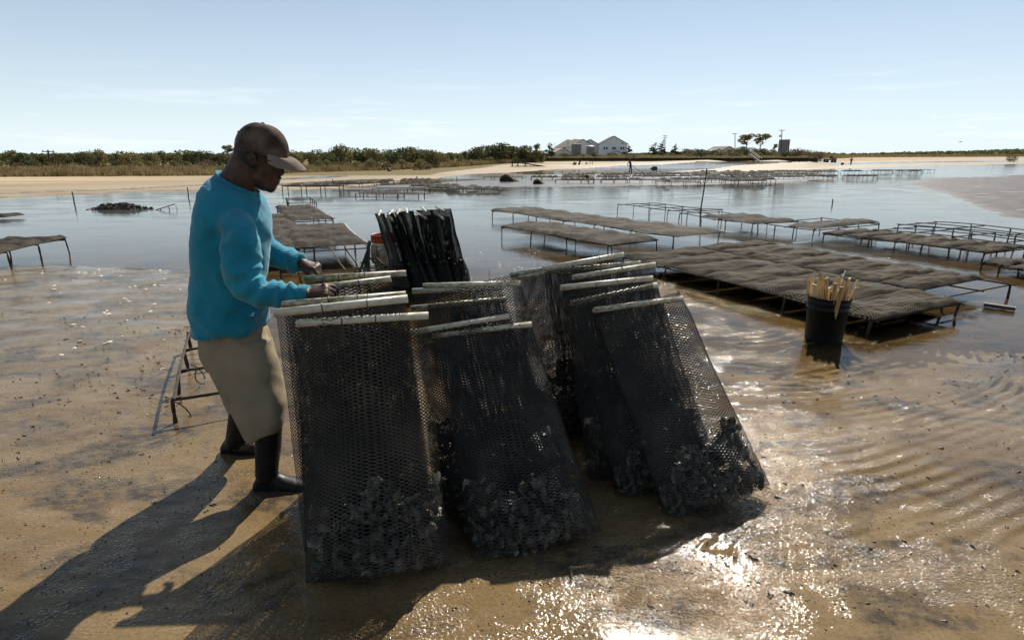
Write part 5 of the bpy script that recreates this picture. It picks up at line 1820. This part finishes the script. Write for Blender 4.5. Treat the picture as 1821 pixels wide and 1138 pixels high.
o = q.build('water_spray', M['spray'], None, False, fp_)
tag(o, 'white water spray falling from the hose of the far worker', kind='stuff')

def at_row(px, py, z):
    """point of height z on the ray of a pixel"""
    r = ray(px, py); t = (z - CAM_H) / r.z
    return Vector((r.x * t, r.y * t, z))
def on_land(px, Y):
    r = ray(px, 280); X = r.x / r.y * Y
    return Vector((X, Y, ground_z(X, Y)))

bp_ = on_land(1515, 150)
far_person(bp_, 1.7, 'tiny person in a dark red coat walking on the far beach', .05, 'coat', [(.1, 1.12, .15, .9), (-.1, 1.12, -.1, .88)], 1.2)
M['red_paint'] = pm('dull red paint', [(.3, (.16, .02, .012)), (.7, (.26, .04, .02))], 4, 3, .5)
M['tyre'] = pm('black tyre', [(.3, grey(.008)), (.7, grey(.02))], 9, 3, .8)
vp = on_land(1477, 140)
vh = thing('buggy', 'small red open buggy with a flat rear bed parked on the far beach', 'vehicle', vp)
MB().box(vp + Vector((-.55, 0, .68)), (1.5, 1.2, .12)).box(vp + Vector((-.55, -.6, .80)), (1.5, .05, .2)).box(vp + Vector((-.55, .6, .80)), (1.5, .05, .2)).build('bed', M['driftwood'], vh)
MB().box(vp + Vector((.65, 0, .75)), (1.1, 1.15, .30)).box(vp + Vector((1.0, 0, .95)), (.55, 1.0, .22)).build('body', M['red_paint'], vh)
MB().box(vp + Vector((.35, 0, 1.0)), (.45, 1.0, .12)).box(vp + Vector((.12, 0, 1.25)), (.12, 1.0, .45)).build('seat', M['tyre'], vh)
MB().tube([vp + Vector((.75, .2, 1.05)), vp + Vector((.6, .2, 1.35))], .03, 6).tube([vp + Vector((.6 + .0 , .2 + .17 * math.cos(a), 1.35 + .15 * math.sin(a))) for a in np.linspace(0, 6.28, 11)], .02, 5).build('steering_wheel', M['tyre'], vh)
for x in (-.95, .85):
    for y in (-.62, .62):
        c = vp + Vector((x, y, .33))
        MB().rings([[c + Vector((math.cos(a) * r, dy, math.sin(a) * r)) for a in np.linspace(0, 2 * math.pi, 15)[:-1]] for r, dy in ((.15, -.12), (.30, -.12), (.33, -.06), (.33, .06), (.30, .12), (.15, .12))]).build('wheel', M['tyre'], vh, True)
cr = on_land(1500, 143)
o = MB().box(cr + Vector((0, 0, .25)), (.5, .4, .5)).lathe([(.2, .5), (.25, .55), (.01, .6)], 8, cr).build('crate', M['driftwood'], None, False, cr)
tag(o, 'small dark crate on the far beach between the buggy and the walking person', 'crate')

# stump, broken boat ramp and timbers on the beach
sp0 = ground_hit(693, 305)
q = MB()
q.rings([[sp0 + Vector((math.cos(a) * rx + ox, math.sin(a) * rx * .8, z)) for a in np.linspace(0, 2 * math.pi, 10)[:-1]] for rx, ox, z in ((.34, .02, -.05), (.27, .0, .12), (.20, -.08, .30), (.12, -.14, .42), (.04, -.18, .48))])
o = q.build('stump', M['driftwood'], None, False, sp0)
tag(o, 'dark weathered stump standing alone on the pale beach', 'stump')
dk = ground_hit(942, 296.5)
dm = thing('boat_ramp', 'collapsed dark timber ramp slanting down the far beach', 'ramp', dk)
Yd = dk.y
def dp(x, y, d=0): return P(x, y, Yd + d)
for i in range(4):
    d = .7 * i
    MB().tube([dp(910, 287.5, d), dp(940, 292, d), dp(974, 297.5, d)], .11, 6).build('beam', M['driftwood'], dm)
for i in range(9):
    x = 914 + 6 * i
    a, b = dp(x, 288.8 + (x - 914) * .148, -.1), dp(x, 288.8 + (x - 914) * .148, 2.3)
    MB().box((a + b) / 2 + Vector((0, 0, .12)), (.42, 2.5, .07)).build('plank', M['driftwood'], dm)
for x in (911, 921, 934):
    a = dp(x, 286 + (x - 910) * .12, 0)
    MB().tube([a, Vector((a.x, a.y, ground_z(a.x, a.y) - .1))], .12, 6).build('post', M['driftwood'], dm)
for i, (x0, x1, y, lab) in enumerate([(1014, 1032, 292.5, 'clump of dark broken piles on the pale beach before the houses'), (1040, 1058, 291.5, 'scatter of thin broken piles on the pale beach before the houses'), (1402, 1424, 287.6, 'low dark timbers lying on the beach under the water tank')]):
    c = ground_hit((x0 + x1) / 2, y + 1)
    t = thing('broken_piles', lab, 'timbers', c)
    rg_ = random.Random(i)
    for k in range(9 if i == 0 else 6):
        p = P(rg_.uniform(x0, x1), y, c.y + rg_.uniform(-.6, .6)); gz_ = ground_z(p.x, p.y)
        MB().tube([Vector((p.x, p.y, gz_ - .1)), Vector((p.x + rg_.uniform(-.3, .3), p.y, gz_ + rg_.uniform(.15, .75) * (1 if i < 2 else .5)))], .10 if i != 1 else .05, 5).build('pile', M['driftwood'], t)

# ------------------------------------------------------------------ bulkhead, stairs, houses, tanks, poles
M['bulk'] = pm('tarred bulkhead boards', [(.3, (.012, .009, .007)), (.7, (.045, .034, .025))], 3, 5, .8)
a0, a1 = on_land(962, 127), on_land(1457, 127)
bw_ = thing('bulkhead', 'long low dark timber bulkhead along the beach before the houses', 'sea wall', (a0 + a1) / 2)
nb = 96
bm_ = []
for v_ in range(3):
    q = MB().box((0, 0, 0), ((a1.x - a0.x) / nb * .97, .10, .95 + .05 * v_)); me_ = q.mesh('board'); me_.materials.append(M['bulk']); bm_.append(me_)
rg_ = random.Random(5)
for i in range(nb):
    x = a0.x + (a1.x - a0.x) * (i + .5) / nb
    o = link('board', bm_[i % 3], None, bw_)
    o.location = Vector((x, 127.6 + rg_.uniform(-.03, .03), .20 + rg_.uniform(-.04, .04))) - bw_.location
MB().box(Vector(((a0.x + a1.x) / 2, 127.45, .74)), (a1.x - a0.x, .35, .10)).build('cap_rail', M['driftwood'], bw_)
M['grey_wood'] = pm('grey bleached timber', [(.3, (.30, .26, .21)), (.7, (.52, .47, .40))], 6, 5, .8)
s0, s1 = on_land(1332, 131), on_land(1353, 122)
s0.z += .9; 
sr = thing('stairway', 'pale timber stairs leading from the bulkhead down to the beach', 'stairs', s1)
for k in (-.55, .55):
    MB().tube([s0 + Vector((0, k, .1)), s1 + Vector((0, k, .05))], .09, 5).build('stringer', M['grey_wood'], sr)
    MB().tube([s0 + Vector((0, k, .95)), s1 + Vector((0, k, .9))], .05, 5).build('handrail', M['grey_wood'], sr)
    for f in (0, .5, 1):
        c = s0.lerp(s1, f); MB().tube([c + Vector((0, k, -.2)), c + Vector((0, k, .92))], .05, 5).build('post', M['grey_wood'], sr)
for i in range(8):
    c = s0.lerp(s1, (i + .5) / 8); MB().box(c + Vector((0, 0, .08)), (.32, 1.1, .05)).build('tread', M['grey_wood'], sr)

M['white_wall'] = pm('white clapboard', [(.3, (.62, .62, .62)), (.7, (.78, .78, .77))], .5, 4, .7)
M['roof_grey'] = pm('weathered grey shingles', [(.3, (.06, .052, .041)), (.7, (.11, .095, .075))], 1.5, 6, .9, .5, 10)
M['roof_rust'] = pm('faded rusty roof', [(.3, (.22, .13, .095)), (.7, (.34, .24, .18))], 1.5, 5, .8)
M['pane'] = pm('dark window pane', [(.3, (.02, .025, .03)), (.7, (.05, .06, .07))], 1, 2, .12)
M['galv'] = pm('galvanised tank steel', [(.3, (.13, .13, .125)), (.7, (.22, .215, .20))], 1.2, 5, .5, .2, 20)
M['tank_top'] = pm('pale tank roof', [(.3, (.60, .60, .60)), (.7, (.75, .75, .75))], 1, 3, .5)

def house(c, Wd, D, eave, ridge, yaw, label, wall='white_wall', roof='roof_grey', windows=(), side=(), name='house', extra=None, over=.35):
    """gable end towards the viewer (local -y); c = middle of that end at ground level"""
    t = thing(name, label, 'house', c)
    t.rotation_euler.z = yaw
    def lb(q, nm, mat, par=t):
        me_ = q.mesh(nm); return link(nm, me_, M[mat], par)
    w = Wd / 2
    q = MB()
    pr = [(-w, -1), (w, -1), (w, eave), (0, ridge), (-w, eave)]
    q.rings([[Vector((x, y, z)) for x, z in pr] for y in (0, D)])
    lb(q, 'wall', wall)
    for s in (-1, 1):
        n_ = Vector((s * (ridge - eave), 0, w)).normalized()
        e = Vector((s * (w + over), 0, eave - over * (ridge - eave) / w)); r_ = Vector((0, 0, ridge))
        q = MB(); th = n_ * .22
        v = [Vector((p.x, y, p.z)) + k for k in (Vector((0, 0, .03)), th + Vector((0, 0, .03))) for p, y in ((e, -over), (r_, -over), (r_, D + over), (e, D + over))]
        q.add(v, [(0, 1, 2, 3), (7, 6, 5, 4), (0, 4, 5, 1), (1, 5, 6, 2), (2, 6, 7, 3), (3, 7, 4, 0)])
        lb(q, 'roof', roof)
    for x, z, ww, hh in windows:
        f = lb(MB().box((x, -.04, z), (ww + .3, .12, hh + .3)), 'window', 'white_wall')
        lb(MB().box((x, -.11, z), (ww, .05, hh)), 'pane', 'pane', f)
    for y, z, ww, hh in side:
        f = lb(MB().box((-w - .04, y, z), (.12, ww + .3, hh + .3)), 'window', 'white_wall')
        lb(MB().box((-w - .11, y, z), (.05, ww, hh)), 'pane', 'pane', f)
    return t
def ground_pt(px, py, Y):
    p = P(px, py, Y); return p
MPX = 300 * .962 / 1010 * 1.04
c = P(1090.5, 277.5, 300)
k_ = .2955
house(c, 46.5 * k_, 19, 19.5 * k_, 32 * k_, R(-3), 'tall white gabled house with six small windows under a grey roof',
      windows=[((x - 1090.5) * k_, (277.5 - 265) * k_, .85, 1.3) for x in (1074.8, 1079, 1089.5, 1093, 1103.5, 1107.5)] + [(14.8 * k_ , 20.2 * k_, .6, .6)],
      side=[(4, 4, .8, 1.3), (10, 4, .8, 1.3)])
c2 = P(1036.5, 279.5, 290)
house(c2, 41 * k_ * .97, 26, 16 * k_, 27.5 * k_, R(14), 'middle white house with a long grey roof running back behind the tanks', windows=[(-2.0, 3.2, .8, 1.2), (2.2, 3.2, .8, 1.2)], side=[(6, 3, .9, 1.2), (12, 3, .9, 1.2)])
c2b = P(1049, 277, 312)
house(c2b, 9.5, 14, 5.4, 8.0, R(-2), 'white gabled wing rising behind the middle house')
c3 = P(1001, 282, 270)
house(c3, 7.2, 8, 2.6, 4.5, R(24), 'low white shed with a faded pinkish roof beside the middle house', roof='roof_rust', windows=[(-2.0, 1.2, 1.2, 1.4), (0, 1.2, 1.2, 1.4), (2.0, 1.2, 1.2, 1.4), (0, 3.3, .5, .6)], name='shed')
c4 = P(1096, 277.2, 292)
house(c4, 5.0, 3, .9, 2.2, R(-3), 'small white gabled porch against the front of the tall house', windows=(), name='shed')
c5 = P(1296, 276.5, 240)
house(c5, 5.6, 14, 1.9, 3.3, R(6), 'low white cottage half hidden by bushes near the two airy trees', windows=[(-1.6, .9, .9, .9), (.6, .9, .9, .9)], side=[(3, .9, 1, .9)])
c5b = P(1276, 276, 236)
house(c5b, 3.0, 5, 1.5, 2.2, R(4), 'tiny white lean-to with a dark doorway beside the low cottage', windows=[(-.2, .75, .9, 1.2)], name='shed', roof='roof_rust')
def tank(px, py, Y, rad, h, label, cone=True):
    c = P(px, py, Y); c.z = ground_z(c.x, c.y) - .1; top = P(px, py, Y).z
    t = thing('water_tank', label, 'tank', c)
    MB().lathe([(.01, 0), (rad, 0)] + [(rad * (1.0 + .006 * (i % 2)), h * (i + 1) / 9) for i in range(8)] + [(rad, h)], 22, c).build('shell', M['galv'], t, False)
    MB().lathe([(rad * 1.05, h), (rad * 1.05, h + .08), (rad * .4, h + (.45 if cone else .15)), (.01, h + (.6 if cone else .18))], 22, c).build('roof', M['tank_top'], t, True)
tank(1024.5, 280, 268, 2.25, 5.0, 'dark grey steel tank in front of the middle house', False)
tank(1050, 279.5, 264, 1.95, 3.9, 'shorter steel tank with a white conical roof beside the middle house')
tank(1392, 276, 220, 1.9, 5.9, 'tall grey water tank standing beside the utility pole and bushes', False)
def utility_pole(px, top, base, Y, label, arms=1, can=False, dx=0):
    a = on_land(px, Y); b = P(px + dx, top, Y); a.z -= .3
    t = thing('utility_pole', label, 'utility pole', Vector(a), 'utility poles')
    MB().tube([a, b], [.16, .12], 7).build('post', M['driftwood'], t)
    for k in range(arms):
        z = b - Vector((0, 0, .25 + .8 * k))
        MB().box(z, (1.9, .14, .14)).build('crossarm', M['driftwood'], t)
        for s in (-.8, .8):
            MB().tube([z + Vector((s, 0, .05)), z + Vector((s, 0, .25))], .05, 5).build('insulator', M['galv'], t)
    if can:
        MB().lathe([(.01, 0), (.25, 0), (.25, .75), (.01, .8)], 10, b + Vector((-.35, 0, -2.4))).build('transformer', M['galv'], t)
utility_pole(1182, 241, 270, 240, 'wooden utility pole between the dark cedars by the houses', 2, True, .6)
utility_pole(1307, 237, 270, 225, 'wooden utility pole beside the low white cottage', 1)
utility_pole(1388.5, 231, 285, 200, 'wooden utility pole in front of the water tank', 1, True, 2)
utility_pole(1403, 252, 272, 210, 'short bare pole just beyond the water tank', 0)
utility_pole(85, 267, 297, 92, 'slim utility pole in front of the left tree line', 1)
utility_pole(1010, 248, 275, 300, 'utility pole rising behind the roof of the middle house', 1)

# ------------------------------------------------------------------ trees and marsh
def leaf_mat(name, a, b, c, tr=.25):
    return pm(name, [(.28, a), (.5, b), (.75, c)], .9, 5, .7, spec=.15, transl=tr, randomise=.5)
M['leaf_green'] = leaf_mat('dull green leaves', (.062, .076, .028), (.118, .130, .046), (.19, .18, .068))
M['leaf_olive'] = leaf_mat('olive autumn leaves', (.082, .080, .032), (.155, .138, .054), (.23, .185, .078))
M['leaf_dark'] = leaf_mat('dark cedar needles', (.020, .028, .015), (.042, .054, .027), (.07, .08, .04), .1)
M['leaf_rust'] = leaf_mat('rust brown scrub', (.065, .042, .022), (.12, .082, .040), (.17, .12, .06))
M['bark'] = pm('grey brown bark', [(.3, (.03, .024, .018)), (.7, (.08, .066, .05))], 6, 5, .9)

def crown_mesh(lobes, n, size, seed, flat=.7):
    """leaf sprays scattered through the volume of several uneven lobes"""
    rng = np.random.default_rng(seed)
    wts = np.array([l[3] * l[4] * l[5] for l in lobes]); wts = wts / wts.sum()
    which = rng.choice(len(lobes), n, p=wts)
    lb = np.array(lobes, float)[which]
    d = rng.normal(size=(n, 3)); d /= np.linalg.norm(d, axis=1)[:, None]
    r = rng.uniform(.25, 1, n) ** .45
    c = lb[:, :3] + d * r[:, None] * lb[:, 3:6]
    keep = vnoise(c[:, 0] * 1.9 + seed, c[:, 2] * 2.3 + c[:, 1] * .7, seed) > -.42
    c = c[keep]; m = len(c)
    a = rng.normal(size=(m, 3)); a /= np.linalg.norm(a, axis=1)[:, None]
    b = np.cross(a, rng.normal(size=(m, 3))); b /= np.linalg.norm(b, axis=1)[:, None]
    s = size * rng.uniform(.5, 1.3, (m, 1))
    V = np.stack([c - a * s * .5, c + b * s * .42, c + a * s * .62, c - b * s * .38], 1).reshape(-1, 3)
    Q = np.arange(m * 4).reshape(m, 4)
    return np_mesh('crown', V, Q)
def trunk_mesh(h, r, limbs, seed):
    q = MB(); rng = random.Random(seed)
    q.tube([(0, 0, -.3), (.04 * h * rng.uniform(-1, 1), 0, h * .4), (.06 * h * rng.uniform(-1, 1), .05, h)], [r, r * .75, r * .3], 6)
    for k in range(limbs):
        z = h * rng.uniform(.3, .75); a = rng.uniform(0, 6.28); l = h * rng.uniform(.3, .5)
        q.tube([(0, 0, z), (math.cos(a) * l * .5, math.sin(a) * l * .5, z + l * .35), (math.cos(a) * l, math.sin(a) * l, z + l * .6)], [r * .45, r * .3, r * .1], 5)
    return q.mesh('trunk')
KINDS = {}
def kind(nm, lobes, n, size, h, r, limbs, leaf, seed):
    cm = crown_mesh(lobes, n, size, seed); cm.materials.append(M[leaf])
    tm = trunk_mesh(h, r, limbs, seed); tm.materials.append(M['bark'])
    KINDS[nm] = (cm, tm)
def lob(seed, k, w, h, z0):
    rng = random.Random(seed); out = []
    for i in range(k):
        a = rng.uniform(0, 6.28); rr = rng.uniform(.1, .62) * w
        z = z0 + rng.uniform(.12, .80) * (h - z0) * (1 - .25 * rr / w)
        s = rng.uniform(.28, .48)
        out.append((math.cos(a) * rr, math.sin(a) * rr, z, s * w, s * w, s * .62 * (h - z0)))
    out.append((0, 0, z0 + (h - z0) * .5, w * .6, w * .6, (h - z0) * .42))
    return out
# prototypes are one unit high; copies are scaled
for i in range(4):
    kind(f'green{i}', lob(10 + i, 9, .62, 1.0, .08), 1300, .075, .7, .028, 5, 'leaf_green', 10 + i)
for i in range(4):
    kind(f'olive{i}', lob(20 + i, 8, .66, 1.0, .05), 1300, .072, .65, .024, 5, 'leaf_olive', 20 + i)
for i in range(2):
    kind(f'scrub{i}', lob(30 + i, 9, .85, 1.0, .0), 900, .085, .5, .02, 4, 'leaf_rust', 30 + i)
for i in range(3):
    rr = random.Random(40 + i); L = []
    for k in range(12):
        z = .12 + .85 * k / 12; w = .36 * (1 - z) + .05; a = rr.uniform(0, 6.28)
        L.append((math.cos(a) * w * .7, math.sin(a) * w * .7, z, w * .75, w * .75, .055))
    kind(f'cedar{i}', L, 800, .075, .98, .025, 6, 'leaf_dark', 40 + i)
for i in range(2):
    rr = random.Random(50 + i); L = []
    for k in range(9):
        a = rr.uniform(0, 6.28); q_ = rr.uniform(.1, .36)
        L.append((math.cos(a) * q_, math.sin(a) * q_, rr.uniform(.55, .95), .17, .17, .085))
    kind(f'airy{i}', L, 1150, .06, .85, .022, 8, 'leaf_olive', 50 + i)
def plant(kindname, name, label, cat, base, w, h, yaw, group=None):
    cm, tm = KINDS[kindname]
    t = thing(name, label, cat, base, group)
    t.scale = (w, w, h); t.rotation_euler.z = yaw
    link('crown', cm, None, t); link('trunk', tm, None, t)
    return t
rng = random.Random(31)
SKY = [(-260, 274), (0, 273), (45, 271), (80, 273), (120, 275), (150, 270), (178, 266), (200, 271), (260, 272), (330, 270), (390, 271), (440, 272), (530, 273), (570, 268), (600, 264), (640, 266), (680, 270), (735, 262), (770, 267), (812, 274), (835, 263), (865, 259), (900, 258), (940, 262), (958, 270)]
LTR = 'trees of the wood behind the beach'
i = 0
x = -250.0
while x < 955:
    Y = rng.uniform(92, 116) if x < 800 else rng.uniform(120, 132)
    row = interp(x, SKY) + rng.uniform(-5, 3.5)
    b = on_land(x, Y); b.z -= .1
    top = P(x, row, Y).z
    h = max(top - b.z, 1.6) / .93
    kd = rng.choice(['green0', 'green1', 'green2', 'green3', 'olive0', 'olive1', 'olive2', 'olive3'])
    lab = 'low green tree in the wood behind the beach' if kd.startswith('green') else 'low olive tree turning brown in the wood behind the beach'
    plant(kd, 'tree', lab, 'tree', b, h * rng.uniform(.85, 1.35), h, rng.uniform(0, 6.28), LTR)
    x += rng.uniform(11, 19); i += 1
for k in range(46):                                          # lower growth at the edge of the wood
    x = -230 + k * 25.5 + rng.uniform(-9, 9)
    if x > 950: break
    Y = rng.uniform(84, 90) if x < 780 else rng.uniform(117, 120)
    b = on_land(x, Y); b.z -= .1
    h = rng.uniform(.9, 1.7)
    kd = rng.choice(['scrub0', 'scrub1', 'olive1', 'green2'])
    plant(kd, 'shrub', 'low brown and olive shrub at the edge of the marsh', 'shrub', b, h * 1.35, h, rng.uniform(0, 6.28), 'shrubs along the edge of the wood')
for px, row, Y, kd, wf, lab, nm in [
    (407, 261, 112, 'airy1', .8, 'thin airy tree rising above the wood right behind the cap of the man', 'tree'),
    (956, 258, 125, 'airy0', .55, 'slim half bare tree at the end of the wood', 'tree'),
    (962, 266, 122, 'green3', .7, 'small round dark tree at the end of the wood', 'tree'),
    (977, 254, 140, 'cedar0', 1.1, 'jagged dark cedar beside the pinkish shed', 'cedar'),
    (969, 268, 138, 'cedar2', 1.3, 'squat dark cedar beside the jagged one', 'cedar'),
    (1008, 250, 330, 'green1', .9, 'round treetop showing behind the middle house roof', 'tree'),
    (1023, 247, 335, 'olive2', .9, 'leafy treetop showing above the ridge of the middle house', 'tree'),
    (1116, 258, 300, 'cedar1', 1.2, 'dark cedar hard against the end of the tall white house', 'cedar'),
    (1163, 254, 200, 'cedar2', 1.4, 'broad dark cedar on one side of the utility pole', 'cedar'),
    (1175, 251, 205, 'cedar0', .9, 'pointed dark cedar closest to the utility pole', 'cedar'),
    (1201, 257, 200, 'cedar1', 1.2, 'lone dark cedar leaning between pole and cottage', 'cedar'),
    (1222, 264, 190, 'olive0', 1.3, 'yellowish bush between the lone cedar and the cottage', 'shrub'),
    (1325, 241, 190, 'airy0', 1.0, 'airy tree with a flat crown nearest the low cottage', 'tree'),
    (1350, 241, 188, 'airy1', 1.0, 'airy tree with a spreading crown beside its twin', 'tree'),
    (1318, 260, 180, 'green0', 1.6, 'dark green thicket at the foot of the airy trees', 'shrub'),
    (1335, 261, 182, 'green2', 1.6, 'dark bush under the two airy trees', 'shrub'),
    (1352, 263, 180, 'green3', 1.6, 'dark rounded bush beside the stairs', 'shrub'),
    (1300, 268, 176, 'scrub1', 1.9, 'brown bush in front of the low cottage', 'shrub'),
    (1376, 258, 195, 'airy1', .6, 'nearly bare bush beside the water tank', 'shrub'),
    (1372, 266, 180, 'olive1', 1.5, 'olive bush under the water tank', 'shrub'),
    (1412, 266, 185, 'scrub0', 1.8, 'rusty bush on the far side of the water tank', 'shrub'),
    (1428, 268, 190, 'scrub1', 1.8, 'sparse rusty scrub at the end of the bulkhead', 'shrub'),
    (1445, 272, 200, 'olive3', 2.0, 'low olive bush beyond the end of the bulkhead', 'shrub'),
    (1797, 276, 150, 'scrub0', 1.2, 'lone dark bush on the pale beach near the picture edge', 'shrub'),
]:
    b = on_land(px, Y); b.z -= .1
    if px == 1797: b = G(1797, 288, .1)
    top = P(px, row, b.y).z
    h = max(top - b.z, .8) / .95
    plant(kd, nm, lab, nm if nm != 'cedar' else 'tree', b, h * wf, h, px * .7)

rng = random.Random(77)
for k in range(58):                                          # scrub on the land behind the bulkhead
    x = 958 + 8.7 * k + rng.uniform(-4, 4)
    if 1060 < x < 1115 and rng.random() < .6: continue
    Y = rng.uniform(134, 205)
    b = on_land(x, Y); b.z -= .1
    h = rng.uniform(.9, 2.0) * (1.25 if x > 1225 else .8)
    plant(rng.choice(['scrub0', 'scrub1', 'olive1', 'olive2', 'green2', 'green3']), 'shrub', 'low wild shrub on the land behind the bulkhead', 'shrub', b, h * rng.uniform(1.2, 1.9), h, rng.uniform(0, 6.28), 'shrubs behind the bulkhead')

# far wood that reads as one mass, from behind the houses to the right
def woods(rows, Y0, Y1, n, size, mat, label, name):
    rg = np.random.default_rng(len(label))
    px = rg.uniform(rows[0][0], rows[-1][0], n)
    Y = rg.uniform(Y0, Y1, n)
    top = interp(px, rows) + 1.6 * vnoise(px / 9, px * 0, 5) + 1.2 * vnoise(px / 3.1, px * 0, 6)
    X = (px - CX) / (F_PX * 1.0417) * Y
    gz_ = ground_zs(X, Y)
    tz = CAM_H - (top - 274) / 1094 * Y
    f = rg.uniform(0, 1, n) ** .7
    c = np.stack([X, Y, gz_ + (np.maximum(tz - gz_, .5)) * f], 1)
    a = rg.normal(size=(n, 3)); a /= np.linalg.norm(a, axis=1)[:, None]
    b = np.cross(a, rg.normal(size=(n, 3))); b /= np.linalg.norm(b, axis=1)[:, None]
    s = size * rg.uniform(.5, 1.3, (n, 1))
    V = np.stack([c - a * s * .5, c + b * s * .45, c + a * s * .6, c - b * s * .4], 1).reshape(-1, 3)
    o = link(name, np_mesh(name, V, np.arange(n * 4).reshape(n, 4)), M[mat])
    tag(o, label, kind='stuff')
woods([(930, 276), (1130, 274), (1200, 271), (1260, 270), (1400, 272), (1450, 272), (1500, 274.5), (1540, 274), (1620, 271.5), (1700, 270), (1790, 266.5), (1900, 267), (2100, 268)], 520, 640, 26000, 2.0, 'leaf_green', 'far low wood along the horizon behind the marsh', 'far_woods')
woods([(-500, 274), (0, 274.5), (400, 274), (960, 273)], 150, 190, 9000, .8, 'leaf_olive', 'far side of the wood showing between the nearer trees', 'far_woods')

M['grass'] = pm('dry marsh grass', [(.25, (.10, .078, .034)), (.45, (.20, .150, .068)), (.62, (.28, .22, .11)), (.8, (.15, .088, .042))], .35, 6, .85, spec=.1, transl=.3, coord='Object')
def marsh(n, sampler, hmin, hmax, wd, label, seed):
    rg = np.random.default_rng(seed)
    X, Y = sampler(rg, n)
    ok = np.hypot(X, Y) > 1
    X, Y = X[ok], Y[ok]; n = len(X)
    z = ground_zs(X, Y) - .05
    h = rg.uniform(hmin, hmax, n) * (1 + .45 * vnoise(X * .22, Y * .2, 3))
    a = rg.uniform(0, 6.28, n); w = wd * rg.uniform(.6, 1.5, n)
    lx, ly = rg.normal(0, .16, n) * h, rg.normal(0, .16, n) * h
    dx, dy = np.cos(a) * w, np.sin(a) * w
    V = np.stack([np.stack([X - dx, Y - dy, z], 1), np.stack([X + dx, Y + dy, z], 1), np.stack([X + lx + dx * .5, Y + ly + dy * .5, z + h], 1), np.stack([X + lx - dx * .4, Y + ly - dy * .4, z + h * .93], 1)], 1).reshape(-1, 3)
    o = link('marsh_grass', np_mesh('marsh_grass', V, np.arange(n * 4).reshape(n, 4)), M['grass'])
    tag(o, label, kind='stuff')
def pxband(p0, p1, Ya, Yb):
    def f(rg, n):
        px = rg.uniform(p0, p1, n); t = rg.uniform(0, 1, n)
        lo, hi = (interp(px, Ya) if hasattr(Ya, '__len__') else Ya), (interp(px, Yb) if hasattr(Yb, '__len__') else Yb)
        Y = lo + (hi - lo) * t
        return (px - CX) / (F_PX * 1.0417) * Y, Y
    return f
marsh(30000, pxband(-350, 800, [(-350, 63.5), (0, 63.5), (343, 66), (500, 71), (700, 84), (800, 100)], [(-350, 84), (343, 84), (700, 100), (800, 118)]), .35, .75, .055, 'dry brown marsh grass behind the left beach', 4)
marsh(9000, pxband(780, 968, [(780, 98), (880, 117), (968, 124)], [(780, 124), (968, 136)]), .4, .9, .06, 'marsh grass at the foot of the wood beside the ramp', 5)
marsh(16000, pxband(955, 1462, 128.6, 200), .25, .65, .07, 'grass growing along the top of the bulkhead', 6)
marsh(14000, pxband(1440, 2050, [(1440, 190), (1530, 330), (2050, 420)], [(1440, 260), (1530, 430), (2050, 520)]), .6, 1.5, .22, 'pale marsh grass behind the far right beach', 7)

# a gull far off
gb = P(1708, 253, 120)
gu = MB().tube([gb + Vector((-.25, 0, 0)), gb, gb + Vector((.25, 0, .02))], [.02, .07, .02], 6)
for s in (-1, 1):
    gu.tube([gb, gb + Vector((.05, s * .3, .12)), gb + Vector((-.05, s * .62, .05))], [.05, .04, .01], 4)
o = gu.build('gull', M['galv'], None, False, gb)
tag(o, 'tiny gull gliding low above the far wood', 'bird')
